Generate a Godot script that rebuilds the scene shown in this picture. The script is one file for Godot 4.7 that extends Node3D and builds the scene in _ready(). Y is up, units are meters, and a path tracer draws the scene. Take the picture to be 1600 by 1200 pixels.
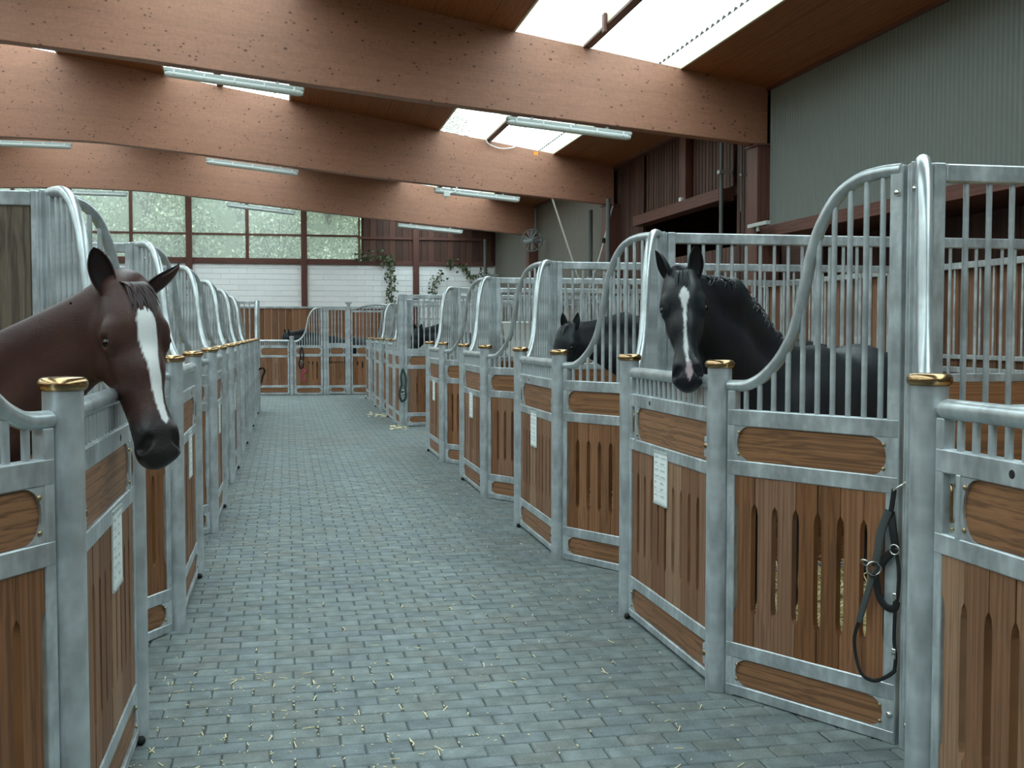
extends Node3D

# ------------------------------------------------------------------ layout (metres, camera at the origin of x/z, the aisle runs along -z)
const PITCH := 3.0          # one stall
const XR := 1.88            # line of round posts, right row
const XL := -0.60           # line of round posts, left row
const VEE := 0.46           # how far the tall columns stand behind the post line
const BACK := 6.2           # rear of the right stalls
const WALL := 6.3           # right side wall
const ENDZ := -34.5
const ORD := ["first", "second", "third", "fourth", "fifth", "sixth", "seventh", "eighth", "ninth", "tenth", "eleventh", "twelfth", "thirteenth", "fourteenth", "fifteenth", "sixteenth"]

var M := {}
var cache := {}
var taken := {}
var rng := RandomNumberGenerator.new()

func _ready() -> void:
	rng.seed = 7
	camera_and_sky()
	materials()
	build_floor()
	build_walls()
	build_roof()
	build_end_wall()
	build_outside()
	build_rows()
	build_far_fronts()
	build_stall_insides()
	build_lamps()
	build_wall_details()
	build_horses()
	build_small_things()

func camera_and_sky() -> void:
	var cam := Camera3D.new()
	cam.name = "camera"
	cam.fov = rad_to_deg(2.0 * atan(600.0 / 1756.0))
	cam.near = 0.05
	cam.far = 400.0
	add_child(cam)
	cam.position = Vector3(0, 1.6, 0)
	cam.rotation_degrees = Vector3(-2.64, -11.32, 0)
	cam.current = true
	var we := WorldEnvironment.new()
	we.name = "environment"
	var e := Environment.new()
	e.background_mode = Environment.BG_SKY
	var sm := ProceduralSkyMaterial.new()          # bright even overcast
	sm.sky_top_color = Color(0.90, 0.985, 1.0)
	sm.sky_horizon_color = Color(0.86, 0.95, 0.965)
	sm.sky_curve = 0.2
	sm.ground_bottom_color = Color(0.20, 0.24, 0.18)
	sm.ground_horizon_color = Color(0.30, 0.34, 0.28)
	sm.sky_energy_multiplier = 1.0
	var sky := Sky.new()
	sky.sky_material = sm
	e.sky = sky
	e.background_energy_multiplier = 6.0
	e.ambient_light_source = Environment.AMBIENT_SOURCE_SKY
	e.tonemap_mode = Environment.TONE_MAPPER_LINEAR
	e.tonemap_exposure = 1.0
	e.sdfgi_enabled = true
	e.ssao_enabled = true
	e.ssil_enabled = true
	we.environment = e
	add_child(we)

# ------------------------------------------------------------------ scene-graph helpers
func numbered(called: String) -> String:
	var n: int = taken.get(called, 0)
	taken[called] = n + 1
	return called if n == 0 else "%s_%03d" % [called, n]

func tag(o: Node, label: String, category: String, group := "") -> void:
	o.set_meta("label", label)
	o.set_meta("category", category)
	if group != "":
		o.set_meta("group", group)

func thing(called: String, label: String, category: String, at := Vector3.ZERO, group := "") -> Node3D:
	var o := Node3D.new()
	o.name = numbered(called)
	add_child(o)
	o.position = at
	tag(o, label, category, group)
	return o

func struct_node(called: String, at := Vector3.ZERO) -> Node3D:
	var o := Node3D.new()
	o.name = called
	add_child(o)
	o.position = at
	o.set_meta("kind", "structure")
	return o

func part(parent: Node, called: String, mesh: Mesh, m: Material, at := Vector3.ZERO, b := Basis.IDENTITY) -> MeshInstance3D:
	var o := MeshInstance3D.new()
	o.name = called
	o.mesh = mesh
	o.material_override = m
	o.transform = Transform3D(b, at)
	parent.add_child(o, true)
	return o

func bx(parent: Node, called: String, lo: Vector3, hi: Vector3, m: Material, bev := 0.003) -> MeshInstance3D:
	var s := (hi - lo).abs()
	return part(parent, called, cbox(s, bev), m, (lo + hi) * 0.5)

# ------------------------------------------------------------------ mesh helpers
func tri(st: SurfaceTool, p: Array, n: Array, uv: Array) -> void:
	var g: Vector3 = (p[1] - p[0]).cross(p[2] - p[0])
	var nn: Vector3 = n[0] + n[1] + n[2]
	var order := [0, 1, 2]
	if g.dot(nn) > 0.0:
		order = [0, 2, 1]
	for i in order:
		st.set_normal(n[i])
		st.set_uv(uv[i])
		st.add_vertex(p[i])

func quad(st: SurfaceTool, a: Vector3, b: Vector3, c: Vector3, d: Vector3, n: Vector3, ua := Vector2.ZERO, ub := Vector2.ZERO, uc := Vector2.ZERO, ud := Vector2.ZERO) -> void:
	tri(st, [a, b, c], [n, n, n], [ua, ub, uc])
	tri(st, [a, c, d], [n, n, n], [ua, uc, ud])

func begin() -> SurfaceTool:
	var st := SurfaceTool.new()
	st.begin(Mesh.PRIMITIVE_TRIANGLES)
	return st

func cbox(s: Vector3, bev := 0.003, uvo := Vector2.ZERO) -> ArrayMesh:
	var key := "b%s_%.4f_%s" % [s, bev, uvo]
	if cache.has(key):
		return cache[key]
	var st := begin()
	add_cbox(st, Transform3D.IDENTITY, s, bev, uvo)
	cache[key] = st.commit()
	return cache[key]

func add_cbox(st: SurfaceTool, tf: Transform3D, s: Vector3, bev := 0.003, uvo := Vector2.ZERO, only_top := false) -> void:
	var h := s * 0.5
	bev = minf(bev, minf(h.x, minf(h.y, h.z)) * 0.6)
	var g := 0
	if s.y >= s.x and s.y >= s.z:
		g = 1
	elif s.z >= s.x and s.z >= s.y:
		g = 2
	var uvf := func(v: Vector3, i: int) -> Vector2:
		if i == g:
			return Vector2(v[(i + 1) % 3], v[(i + 2) % 3]) + uvo
		var o := 3 - i - g
		return Vector2(v[o], v[g]) + uvo
	for i in 3:
		var a := (i + 1) % 3
		var b := (i + 2) % 3
		for sg in [-1.0, 1.0]:
			if only_top and (i != 1 or sg < 0):
				continue
			var n := Vector3.ZERO
			n[i] = sg
			var c := []
			for q in [[-1, -1], [1, -1], [1, 1], [-1, 1]]:
				var v := Vector3.ZERO
				v[i] = sg * h[i]
				v[a] = q[0] * (h[a] - bev)
				v[b] = q[1] * (h[b] - bev)
				c.append(v)
			quad(st, tf * c[0], tf * c[1], tf * c[2], tf * c[3], tf.basis * n, uvf.call(c[0], i), uvf.call(c[1], i), uvf.call(c[2], i), uvf.call(c[3], i))
	for i in 3:
		var j := (i + 1) % 3
		var k := (i + 2) % 3
		for si in [-1.0, 1.0]:
			for sj in [-1.0, 1.0]:
				if only_top and not ((i == 1 and si > 0) or (j == 1 and sj > 0)):
					continue
				var n := Vector3.ZERO
				n[i] = si
				n[j] = sj
				n = n.normalized()
				var c := []
				for q in [[0, -1], [0, 1], [1, 1], [1, -1]]:
					var v := Vector3.ZERO
					v[i] = si * (h[i] - (bev if q[0] == 1 else 0.0))
					v[j] = sj * (h[j] - (0.0 if q[0] == 1 else bev))
					v[k] = q[1] * (h[k] - bev)
					c.append(v)
				quad(st, tf * c[0], tf * c[1], tf * c[2], tf * c[3], tf.basis * n, uvf.call(c[0], i), uvf.call(c[1], i), uvf.call(c[2], i), uvf.call(c[3], i))
	for sx in [-1.0, 1.0]:
		for sy in [-1.0, 1.0]:
			if only_top and sy < 0:
				continue
			for sz in [-1.0, 1.0]:
				var n := Vector3(sx, sy, sz).normalized()
				var p := [Vector3(sx * h.x, sy * (h.y - bev), sz * (h.z - bev)), Vector3(sx * (h.x - bev), sy * h.y, sz * (h.z - bev)), Vector3(sx * (h.x - bev), sy * (h.y - bev), sz * h.z)]
				tri(st, [tf * p[0], tf * p[1], tf * p[2]], [tf.basis * n, tf.basis * n, tf.basis * n], [uvf.call(p[0], g), uvf.call(p[1], g), uvf.call(p[2], g)])

func add_tube(st: SurfaceTool, path: Array, radii, sides := 10, caps := true, flat := 1.0, flat_axis := Vector3.ZERO) -> void:
	var n := path.size()
	var rings := []
	var up := Vector3.UP
	var t0: Vector3 = (path[1] - path[0]).normalized()
	if absf(t0.dot(up)) > 0.9:
		up = Vector3.RIGHT
	var side: Vector3 = t0.cross(up).normalized()
	if flat_axis != Vector3.ZERO:
		side = (flat_axis - t0 * flat_axis.dot(t0)).normalized()
	var length := 0.0
	var lens := []
	var norms := []
	for i in n:
		var t: Vector3
		if i == 0:
			t = t0
		elif i == n - 1:
			t = (path[i] - path[i - 1]).normalized()
		else:
			t = (path[i + 1] - path[i - 1]).normalized()
		if i > 0:
			length += path[i].distance_to(path[i - 1])
		lens.append(length)
		side = (side - t * side.dot(t)).normalized()
		var other := t.cross(side)
		var r: float = radii[i] if radii is Array else radii
		var ring := []
		var nr := []
		for k in sides + 1:
			var a := TAU * k / sides
			var d := side * cos(a) + other * sin(a) * flat
			ring.append(path[i] + d * r)
			nr.append((side * cos(a) * flat + other * sin(a)).normalized())
		rings.append(ring)
		norms.append(nr)
	for i in n - 1:
		for k in sides:
			var uv := [Vector2(k * 0.02, lens[i]), Vector2(k * 0.02 + 0.02, lens[i]), Vector2(k * 0.02 + 0.02, lens[i + 1]), Vector2(k * 0.02, lens[i + 1])]
			tri(st, [rings[i][k], rings[i][k + 1], rings[i + 1][k + 1]], [norms[i][k], norms[i][k + 1], norms[i + 1][k + 1]], [uv[0], uv[1], uv[2]])
			tri(st, [rings[i][k], rings[i + 1][k + 1], rings[i + 1][k]], [norms[i][k], norms[i + 1][k + 1], norms[i + 1][k]], [uv[0], uv[2], uv[3]])
	if caps:
		for e in [0, n - 1]:
			var t: Vector3 = (path[0] - path[1]).normalized() if e == 0 else (path[n - 1] - path[n - 2]).normalized()
			for k in sides:
				tri(st, [path[e], rings[e][k], rings[e][k + 1]], [t, t, t], [Vector2.ZERO, Vector2(0.01, 0), Vector2(0.01, 0.01)])

func tube(path: Array, radii, sides := 10, caps := true, flat := 1.0, flat_axis := Vector3.ZERO) -> ArrayMesh:
	var st := begin()
	add_tube(st, path, radii, sides, caps, flat, flat_axis)
	return st.commit()

func rod(h: float, r: float, sides := 8) -> ArrayMesh:          # upright, base at the origin
	var key := "r%.4f_%.4f_%d" % [h, r, sides]
	if not cache.has(key):
		cache[key] = tube([Vector3.ZERO, Vector3(0, h, 0)], r, sides)
	return cache[key]

func add_lathe(st: SurfaceTool, prof: Array, sides := 20, tf := Transform3D.IDENTITY) -> void:
	for i in prof.size() - 1:
		var a: Vector2 = prof[i]
		var b: Vector2 = prof[i + 1]
		var e := b - a
		var fl := Vector2(e.y, -e.x).normalized()
		var na := fl
		var nb := fl
		if i > 0:
			var e0: Vector2 = a - prof[i - 1]
			var f0 := Vector2(e0.y, -e0.x).normalized()
			if f0.dot(fl) > 0.6:
				na = (f0 + fl).normalized()
		if i < prof.size() - 2:
			var e1: Vector2 = prof[i + 2] - b
			var f1 := Vector2(e1.y, -e1.x).normalized()
			if f1.dot(fl) > 0.6:
				nb = (f1 + fl).normalized()
		for k in sides:
			var c0 := cos(TAU * k / sides)
			var s0 := sin(TAU * k / sides)
			var c1 := cos(TAU * (k + 1) / sides)
			var s1 := sin(TAU * (k + 1) / sides)
			var p := [Vector3(a.x * c0, a.y, a.x * s0), Vector3(a.x * c1, a.y, a.x * s1), Vector3(b.x * c1, b.y, b.x * s1), Vector3(b.x * c0, b.y, b.x * s0)]
			var n := [Vector3(na.x * c0, na.y, na.x * s0), Vector3(na.x * c1, na.y, na.x * s1), Vector3(nb.x * c1, nb.y, nb.x * s1), Vector3(nb.x * c0, nb.y, nb.x * s0)]
			for q in 4:
				p[q] = tf * p[q]
				n[q] = (tf.basis * n[q]).normalized()
			var uv := [Vector2(k * 0.02, a.y), Vector2(k * 0.02 + 0.02, a.y), Vector2(k * 0.02 + 0.02, b.y), Vector2(k * 0.02, b.y)]
			if a.x > 1e-5:
				tri(st, [p[0], p[1], p[2]], [n[0], n[1], n[2]], [uv[0], uv[1], uv[2]])
			if b.x > 1e-5:
				tri(st, [p[0], p[2], p[3]], [n[0], n[2], n[3]], [uv[0], uv[2], uv[3]])

func lathe(prof: Array, sides := 20) -> ArrayMesh:
	var key := "l%s_%d" % [prof, sides]
	if not cache.has(key):
		var st := begin()
		add_lathe(st, prof, sides)
		cache[key] = st.commit()
	return cache[key]

func add_prism(st: SurfaceTool, poly: PackedVector2Array, z0: float, z1: float, uvo := Vector2.ZERO, swap_uv := false) -> void:
	var idx := Geometry2D.triangulate_polygon(poly)
	for zz in [z0, z1]:
		var n := Vector3(0, 0, 1 if zz > minf(z0, z1) + 1e-6 else -1)
		for i in range(0, idx.size(), 3):
			var p := []
			var u := []
			for q in 3:
				var v := poly[idx[i + q]]
				p.append(Vector3(v.x, v.y, zz))
				u.append((Vector2(v.y, v.x) if swap_uv else v) + uvo)
			tri(st, p, [n, n, n], u)
	var cw := Geometry2D.is_polygon_clockwise(poly)
	for i in poly.size():
		var a := poly[i]
		var b := poly[(i + 1) % poly.size()]
		var e := b - a
		var n2 := Vector2(e.y, -e.x).normalized() * (-1.0 if cw else 1.0)
		var ua := (Vector2(a.y, a.x) if swap_uv else a) + uvo
		var ub := (Vector2(b.y, b.x) if swap_uv else b) + uvo
		quad(st, Vector3(a.x, a.y, z0), Vector3(b.x, b.y, z0), Vector3(b.x, b.y, z1), Vector3(a.x, a.y, z1), Vector3(n2.x, n2.y, 0), ua, ub, ub, ua)

func prism(poly: PackedVector2Array, z0: float, z1: float, uvo := Vector2.ZERO, swap_uv := false) -> ArrayMesh:
	var st := begin()
	add_prism(st, poly, z0, z1, uvo, swap_uv)
	return st.commit()

func smooth_path(ctrl: Array, per := 6) -> Array:
	var c := Curve3D.new()
	for i in ctrl.size():
		var t := Vector3.ZERO
		if i > 0 and i < ctrl.size() - 1:
			t = (ctrl[i + 1] - ctrl[i - 1]) / 6.0
		c.add_point(ctrl[i], -t, t)
	var out := []
	for i in ctrl.size() - 1:
		for k in per:
			out.append(c.sample(i, float(k) / per))
	out.append(ctrl[-1])
	return out

# ------------------------------------------------------------------ materials
func noise(freq: float, octaves := 3, sd := 1) -> FastNoiseLite:
	var n := FastNoiseLite.new()
	n.seed = sd
	n.frequency = freq
	n.noise_type = FastNoiseLite.TYPE_SIMPLEX_SMOOTH
	n.fractal_octaves = octaves
	return n

func mat(c: Color, rough := 0.6, metal := 0.0) -> StandardMaterial3D:
	var m := StandardMaterial3D.new()
	m.albedo_color = c
	m.roughness = rough
	m.metallic = metal
	return m

func tex(im: Image) -> ImageTexture:
	im.generate_mipmaps()
	return ImageTexture.create_from_image(im)

func wood_image(w: int, h: int, sd: int, rings := 1.0, amount := 0.35) -> Image:      # grain runs along v; wraps in both directions
	var im := Image.create(w, h, false, Image.FORMAT_RGB8)
	var n := noise(1.0, 3, sd)
	var n2 := noise(1.0, 2, sd + 9)
	for y in h:
		var a := TAU * y / h
		var cy := Vector2(cos(a), sin(a)) * 0.55
		for x in w:
			var xx := float(x) / w
			var ta := TAU * xx
			var f := n.get_noise_3d(cos(ta) * 3.0 * rings + 5.0, sin(ta) * 3.0 * rings, cy.x * 0.9 + cy.y * 0.9)
			var band := sin((xx * 9.0 * TAU * roundf(rings) + f * 5.0)) * 0.5 + 0.5
			var fine := n2.get_noise_3d(cos(ta) * 22.0, sin(ta) * 22.0, cy.x * 4.0 + cy.y * 3.0)
			var v := 1.0 - amount * (0.55 * band * band + 0.45 * (fine * 0.5 + 0.5)) - amount * 0.25 * (f * 0.5 + 0.5)
			im.set_pixel(x, y, Color(v, v * (0.96 + 0.04 * v), v * (0.90 + 0.10 * v)))
	return im

func grain_mat(c: Color, im_tex: Texture2D, su: float, sv: float, rough := 0.5) -> StandardMaterial3D:
	var m := mat(c, rough)
	m.albedo_texture = im_tex
	m.uv1_scale = Vector3(1.0 / su, 1.0 / sv, 1)
	return m

func speck_image(w: int, sd: int, base: float, amp: float, f1: float, f2: float) -> Image:
	var a := noise(f1, 3, sd).get_seamless_image(w, w)
	var b := noise(f2, 2, sd + 3).get_seamless_image(w, w)
	var im := Image.create(w, w, false, Image.FORMAT_RGB8)
	for y in w:
		for x in w:
			var v := base + amp * ((a.get_pixel(x, y).r - 0.5) * 1.2 + (b.get_pixel(x, y).r - 0.5) * 0.8)
			im.set_pixel(x, y, Color(v, v, v))
	return im

func materials() -> void:
	# galvanised steel with its spangle
	var cells := noise(0.07, 2, 21).get_seamless_image(256, 256)
	var soft := noise(0.012, 3, 22).get_seamless_image(256, 256)
	var gi := Image.create(256, 256, false, Image.FORMAT_RGB8)
	var gr := Image.create(256, 256, false, Image.FORMAT_RGB8)
	for y in 256:
		for x in 256:
			var v := 0.84 + 0.07 * (cells.get_pixel(x, y).r - 0.5) + 0.16 * (soft.get_pixel(x, y).r - 0.5) + 0.15 * (soft.get_pixel((x * 4 + 60) % 256, (y + 90) % 256).r - 0.5)
			gi.set_pixel(x, y, Color(v * 0.985, v, v))
			var r := 0.38 + 0.08 * (cells.get_pixel(x, y).r - 0.5) + 0.16 * (soft.get_pixel(x, y).r - 0.5)
			gr.set_pixel(x, y, Color(r, r, r))
	var g := mat(Color(0.91, 0.93, 0.945), 1.0, 0.52)
	g.albedo_texture = tex(gi)
	g.roughness_texture = tex(gr)
	g.uv1_triplanar = true
	g.uv1_scale = Vector3(1.37, 1.37, 1.37)
	M.galv = g
	var gs := g.duplicate() as StandardMaterial3D      # the bare tubes are smoother
	gs.albedo_color = Color(0.88, 0.90, 0.91)
	gs.roughness_texture = null
	gs.roughness = 0.33
	gs.metallic = 0.6
	M.tube = gs
	var brass_im := tex(speck_image(128, 5, 0.9, 0.25, 0.03, 0.1))
	var hair_im := noise(0.09, 3, 27).get_seamless_image(256, 256)
	hair_im.convert(Image.FORMAT_RGBA8)
	hair_im.bump_map_to_normal_map(3.0)
	M.coat_relief = tex(hair_im)
	M.brass = mat(Color(0.74, 0.61, 0.45), 0.24, 1.0)
	M.brass.albedo_texture = brass_im
	M.brass.uv1_triplanar = true
	M.brass.uv1_scale = Vector3(6, 6, 6)
	M.bolt = mat(Color(0.66, 0.60, 0.46), 0.35, 0.9)
	M.rubber = mat(Color(0.05, 0.05, 0.055), 0.7)
	# stall timber
	var w1 := tex(wood_image(192, 512, 31, 1.0, 0.33))
	var w2 := tex(wood_image(192, 512, 32, 2.0, 0.30))
	var w4 := tex(wood_image(256, 256, 37, 1.0, 0.40))
	M.slat = [grain_mat(Color(0.60, 0.405, 0.265), w1, 0.45, 2.2, 0.55), grain_mat(Color(0.66, 0.455, 0.31), w2, 0.45, 2.2, 0.55), grain_mat(Color(0.56, 0.365, 0.21), w1, 0.5, 1.9, 0.55), grain_mat(Color(0.64, 0.47, 0.36), w2, 0.4, 2.4, 0.6)]
	M.slat_pale = [grain_mat(Color(0.64, 0.465, 0.34), w1, 0.45, 2.2, 0.6), grain_mat(Color(0.58, 0.40, 0.275), w2, 0.45, 2.2, 0.6), grain_mat(Color(0.69, 0.53, 0.41), w2, 0.4, 2.0, 0.6), grain_mat(Color(0.55, 0.37, 0.245), w1, 0.5, 2.0, 0.6)]
	M.plaque = [grain_mat(Color(0.65, 0.455, 0.305), w4, 0.34, 1.2, 0.5), grain_mat(Color(0.68, 0.485, 0.34), w4, 0.28, 1.0, 0.5)]
	M.board = [grain_mat(Color(0.52, 0.345, 0.25), w1, 0.6, 2.6, 0.65), grain_mat(Color(0.62, 0.44, 0.33), w2, 0.6, 2.6, 0.65), grain_mat(Color(0.47, 0.30, 0.215), w2, 0.5, 2.2, 0.65)]
	M.board_grey = [grain_mat(Color(0.50, 0.44, 0.375), w4, 0.5, 1.6, 0.8), grain_mat(Color(0.45, 0.395, 0.335), w4, 0.45, 1.4, 0.8)]
	M.redbrown = grain_mat(Color(0.45, 0.27, 0.225), w1, 0.5, 2.4, 0.6)
	M.wallboard = [grain_mat(Color(0.38, 0.24, 0.19), w1, 0.5, 2.4, 0.65), grain_mat(Color(0.43, 0.275, 0.22), w2, 0.5, 2.4, 0.65), grain_mat(Color(0.34, 0.21, 0.165), w1, 0.6, 2.0, 0.65)]
	M.cream = mat(Color(0.86, 0.83, 0.73), 0.6)
	# glued-laminated beams: fine long grain, dark knots
	var bw := 1536
	var bh := 320
	var bi := Image.create(bw, bh, false, Image.FORMAT_RGB8)
	var bn := noise(1.0, 3, 41)
	for y in bh:
		var lam := hash(y / 16) % 100 / 100.0
		for x in bw:
			var a := TAU * x / bw
			var v := bn.get_noise_3d(cos(a) * 4.0, sin(a) * 4.0, y * 0.21) * 0.5 + bn.get_noise_3d(cos(a) * 22.0 + 40.0, sin(a) * 22.0, y * 0.06) * 0.4
			var k := 0.88 + 0.13 * v + 0.05 * (lam - 0.5)
			bi.set_pixel(x, y, Color(k, k * 0.985, k * 0.97))
	for i in 330:
		var cx := rng.randi_range(0, bw - 1)
		var cy := rng.randi_range(0, bh - 1)
		var rr := rng.randf_range(0.9, 2.6) * (1.0 if rng.randf() < 0.8 else 1.4)
		for dy in range(-4, 5):
			for dx in range(-7, 8):
				var d := Vector2(dx * 0.62, dy).length() / rr
				if d < 1.0:
					var px := posmod(cx + dx, bw)
					var py := posmod(cy + dy, bh)
					bi.set_pixel(px, py, bi.get_pixel(px, py).lerp(Color(0.30, 0.22, 0.22), 0.68 * (1.0 - d * d * 0.6)))
	M.beam = mat(Color(0.70, 0.50, 0.405), 0.5)
	M.beam.albedo_texture = tex(bi)
	M.beam.uv1_scale = Vector3(1.0 / 7.0, 1.0 / 1.45, 1)
	var w3 := tex(wood_image(256, 512, 33, 2.0, 0.22))
	M.ceiling = grain_mat(Color(0.62, 0.37, 0.19), w3, 1.2, 3.0, 0.55)
	M.sheet = mat(Color(0.93, 0.97, 0.98, 0.16), 0.05)
	M.sheet.transparency = BaseMaterial3D.TRANSPARENCY_ALPHA
	M.lathing = mat(Color(0.12, 0.10, 0.09), 0.8)
	# floor
	var pv := tex(speck_image(256, 51, 0.88, 0.2, 0.02, 0.2))
	M.paver = []
	for c in [Color(0.505, 0.55, 0.55), Color(0.52, 0.56, 0.555), Color(0.49, 0.535, 0.545), Color(0.51, 0.54, 0.525), Color(0.53, 0.575, 0.575)]:
		var m := mat(c, 0.72)
		m.albedo_texture = pv
		m.uv1_triplanar = true
		m.uv1_world_triplanar = true
		m.uv1_scale = Vector3(1.4, 1.4, 1.4)
		M.paver.append(m)
	M.paver_many = (M.paver[0] as StandardMaterial3D).duplicate()
	M.paver_many.albedo_color = Color.WHITE
	M.paver_many.vertex_color_use_as_albedo = true
	M.joint = mat(Color(0.34, 0.37, 0.355), 0.95)
	M.joint.albedo_texture = pv
	M.joint.uv1_triplanar = true
	M.joint.uv1_world_triplanar = true
	M.straw = mat(Color(0.93, 0.88, 0.72), 0.85)
	M.straw_bed = mat(Color(0.80, 0.70, 0.46), 0.9)
	M.straw_bed.albedo_texture = tex(speck_image(256, 66, 0.8, 0.9, 0.04, 0.25))
	M.straw_bed.uv1_triplanar = true
	M.straw_bed.uv1_scale = Vector3(1.5, 1.5, 1.5)
	# walls
	M.corrugated = mat(Color(0.45, 0.47, 0.455), 0.6, 0.1)
	M.beige = (M.corrugated as StandardMaterial3D).duplicate()
	M.beige.albedo_color = Color(0.43, 0.415, 0.385)
	M.whitewash = mat(Color(0.975, 0.98, 0.98), 0.8)
	M.whitewash2 = mat(Color(0.965, 0.97, 0.975), 0.8)
	M.mortar = mat(Color(0.95, 0.96, 0.965), 0.9)
	M.plaster = mat(Color(0.55, 0.55, 0.52), 0.9)
	M.glass = mat(Color(0.86, 0.90, 0.88, 0.28), 0.1)
	M.glass.transparency = BaseMaterial3D.TRANSPARENCY_ALPHA
	M.paper_white = mat(Color(0.93, 0.95, 0.94), 0.6)
	M.plastic_white = mat(Color(0.88, 0.90, 0.89), 0.4)
	M.plastic_grey = mat(Color(0.70, 0.73, 0.72), 0.45)
	M.dull_grey = mat(Color(0.40, 0.42, 0.42), 0.6)
	M.diffuser = mat(Color(0.80, 0.83, 0.82), 0.25)
	M.black_strap = mat(Color(0.045, 0.05, 0.055), 0.6)
	M.grey_strap = mat(Color(0.27, 0.29, 0.29), 0.7)
	M.chrome = mat(Color(0.85, 0.85, 0.82), 0.2, 1.0)
	M.rope = mat(Color(0.78, 0.78, 0.74), 0.8)
	M.pink = mat(Color(0.80, 0.22, 0.45), 0.7)
	M.green_strap = mat(Color(0.16, 0.24, 0.21), 0.7)
	M.orange = mat(Color(0.93, 0.55, 0.18), 0.5)
	M.leaf = mat(Color(0.30, 0.36, 0.24), 0.6)
	M.leaf.vertex_color_use_as_albedo = true
	M.leaf.albedo_color = Color.WHITE
	M.bark = mat(Color(0.30, 0.25, 0.19), 0.9)
	M.soil = mat(Color(0.24, 0.27, 0.17), 0.95)

# ------------------------------------------------------------------ floor
func build_floor() -> void:
	var f := struct_node("floor")
	bx(f, "sub_base", Vector3(-17, -0.25, -36), Vector3(8, -0.008, 8), M.joint, 0.0)
	var lx := 0.1795
	var lz := 0.112
	var sets := []
	var rest := []
	var row := 0
	var z := -2.6
	while z > -29.0:
		var x0 := -1.15 + (0.0 if row % 2 == 0 else lx * 0.5) + (hash(row) % 100 / 100.0 - 0.5) * 0.012
		var x1 := 2.45
		if z < -15.9 and z > -19.0:
			x1 = 6.1
		var x := x0
		while x < x1:
			var c := Vector3(x, 0, z)
			var d := c - Vector3(0, 1.6, 0)
			var a := atan2(d.x, -d.z) - deg_to_rad(11.32)
			var dep := Vector2(d.x, d.z).length() * cos(a)
			var inside := absf(tan(a)) < 0.455 and dep > 3.95
			inside = inside and x > -0.72 and x < 2.1
			if inside and sets.size() < 300:
				sets.append(c)
			else:
				rest.append(c)
			x += lx
		z -= lz
		row += 1
	var stone := cbox(Vector3(lx - 0.0045, 0.05, lz - 0.004), 0.0055)
	for c in sets:
		var b := Basis(Vector3.UP, rng.randfn(0, 0.006)) * Basis(Vector3.RIGHT, rng.randfn(0, 0.005)) * Basis(Vector3.FORWARD, rng.randfn(0, 0.004))
		part(f, "paver", stone, M.paver[rng.randi() % 5], c + Vector3(rng.randfn(0, 0.0012), -0.025 + rng.randfn(0, 0.0010), rng.randfn(0, 0.001)), b)
	var st := begin()
	var dirt := noise(0.35, 3, 88)
	for c in rest:
		var k: Color = (M.paver[rng.randi() % 5].albedo_color as Color).srgb_to_linear() * rng.randf_range(0.92, 1.06)
		k = k.lerp(Color(0.215, 0.19, 0.155), 0.35 * smoothstep(0.12, 0.55, dirt.get_noise_2d(c.x, c.z * 0.7)) * rng.randf())
		st.set_color(k)
		var b := Basis(Vector3.UP, rng.randfn(0, 0.006)) * Basis(Vector3.RIGHT, rng.randfn(0, 0.005))
		add_cbox(st, Transform3D(b, c + Vector3(0, -0.025 + rng.randfn(0, 0.0010), 0)), Vector3(lx - 0.0045, 0.05, lz - 0.004), 0.0055, Vector2.ZERO, true)
	var o := part(f, "more_pavers", st.commit(), M.paver_many)
	o.set_meta("kind", "stuff")

# ------------------------------------------------------------------ walls of the hall
func corrugated(z0: float, z1: float, y0: float, y1: float, x: float, pitch: float, amp: float) -> ArrayMesh:
	var st := begin()
	var n := int(absf(z1 - z0) / pitch)
	for i in n:
		var a := z0 - i * pitch
		var pts := [Vector2(a, 0), Vector2(a - pitch * 0.22, amp), Vector2(a - pitch * 0.5, amp), Vector2(a - pitch * 0.72, 0), Vector2(a - pitch, 0)]
		for k in 4:
			var p: Vector2 = pts[k]
			var q: Vector2 = pts[k + 1]
			var nn := Vector3(-absf(q.x - p.x), 0, q.y - p.y).normalized()
			quad(st, Vector3(x - p.y, y0, p.x), Vector3(x - q.y, y0, q.x), Vector3(x - q.y, y1, q.x), Vector3(x - p.y, y1, p.x), nn)
	return st.commit()

func boards_z(parent: Node, z0: float, z1: float, y0: float, y1: float, x: float, w: float, mats: Array, gap := 0.008) -> void:   # upright boards along a side wall
	var n := int(absf(z1 - z0) / w)
	for i in n:
		var zc := z0 - (i + 0.5) * w
		part(parent, "board", cbox(Vector3(0.025, y1 - y0, w - gap), 0.003, Vector2((i * 7 % 5) * 0.11, (i * 3 % 4) * 0.31)), mats[(i * 5 + i / 3) % mats.size()], Vector3(x + rng.randf_range(-0.003, 0.003), (y0 + y1) * 0.5, zc))

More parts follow.
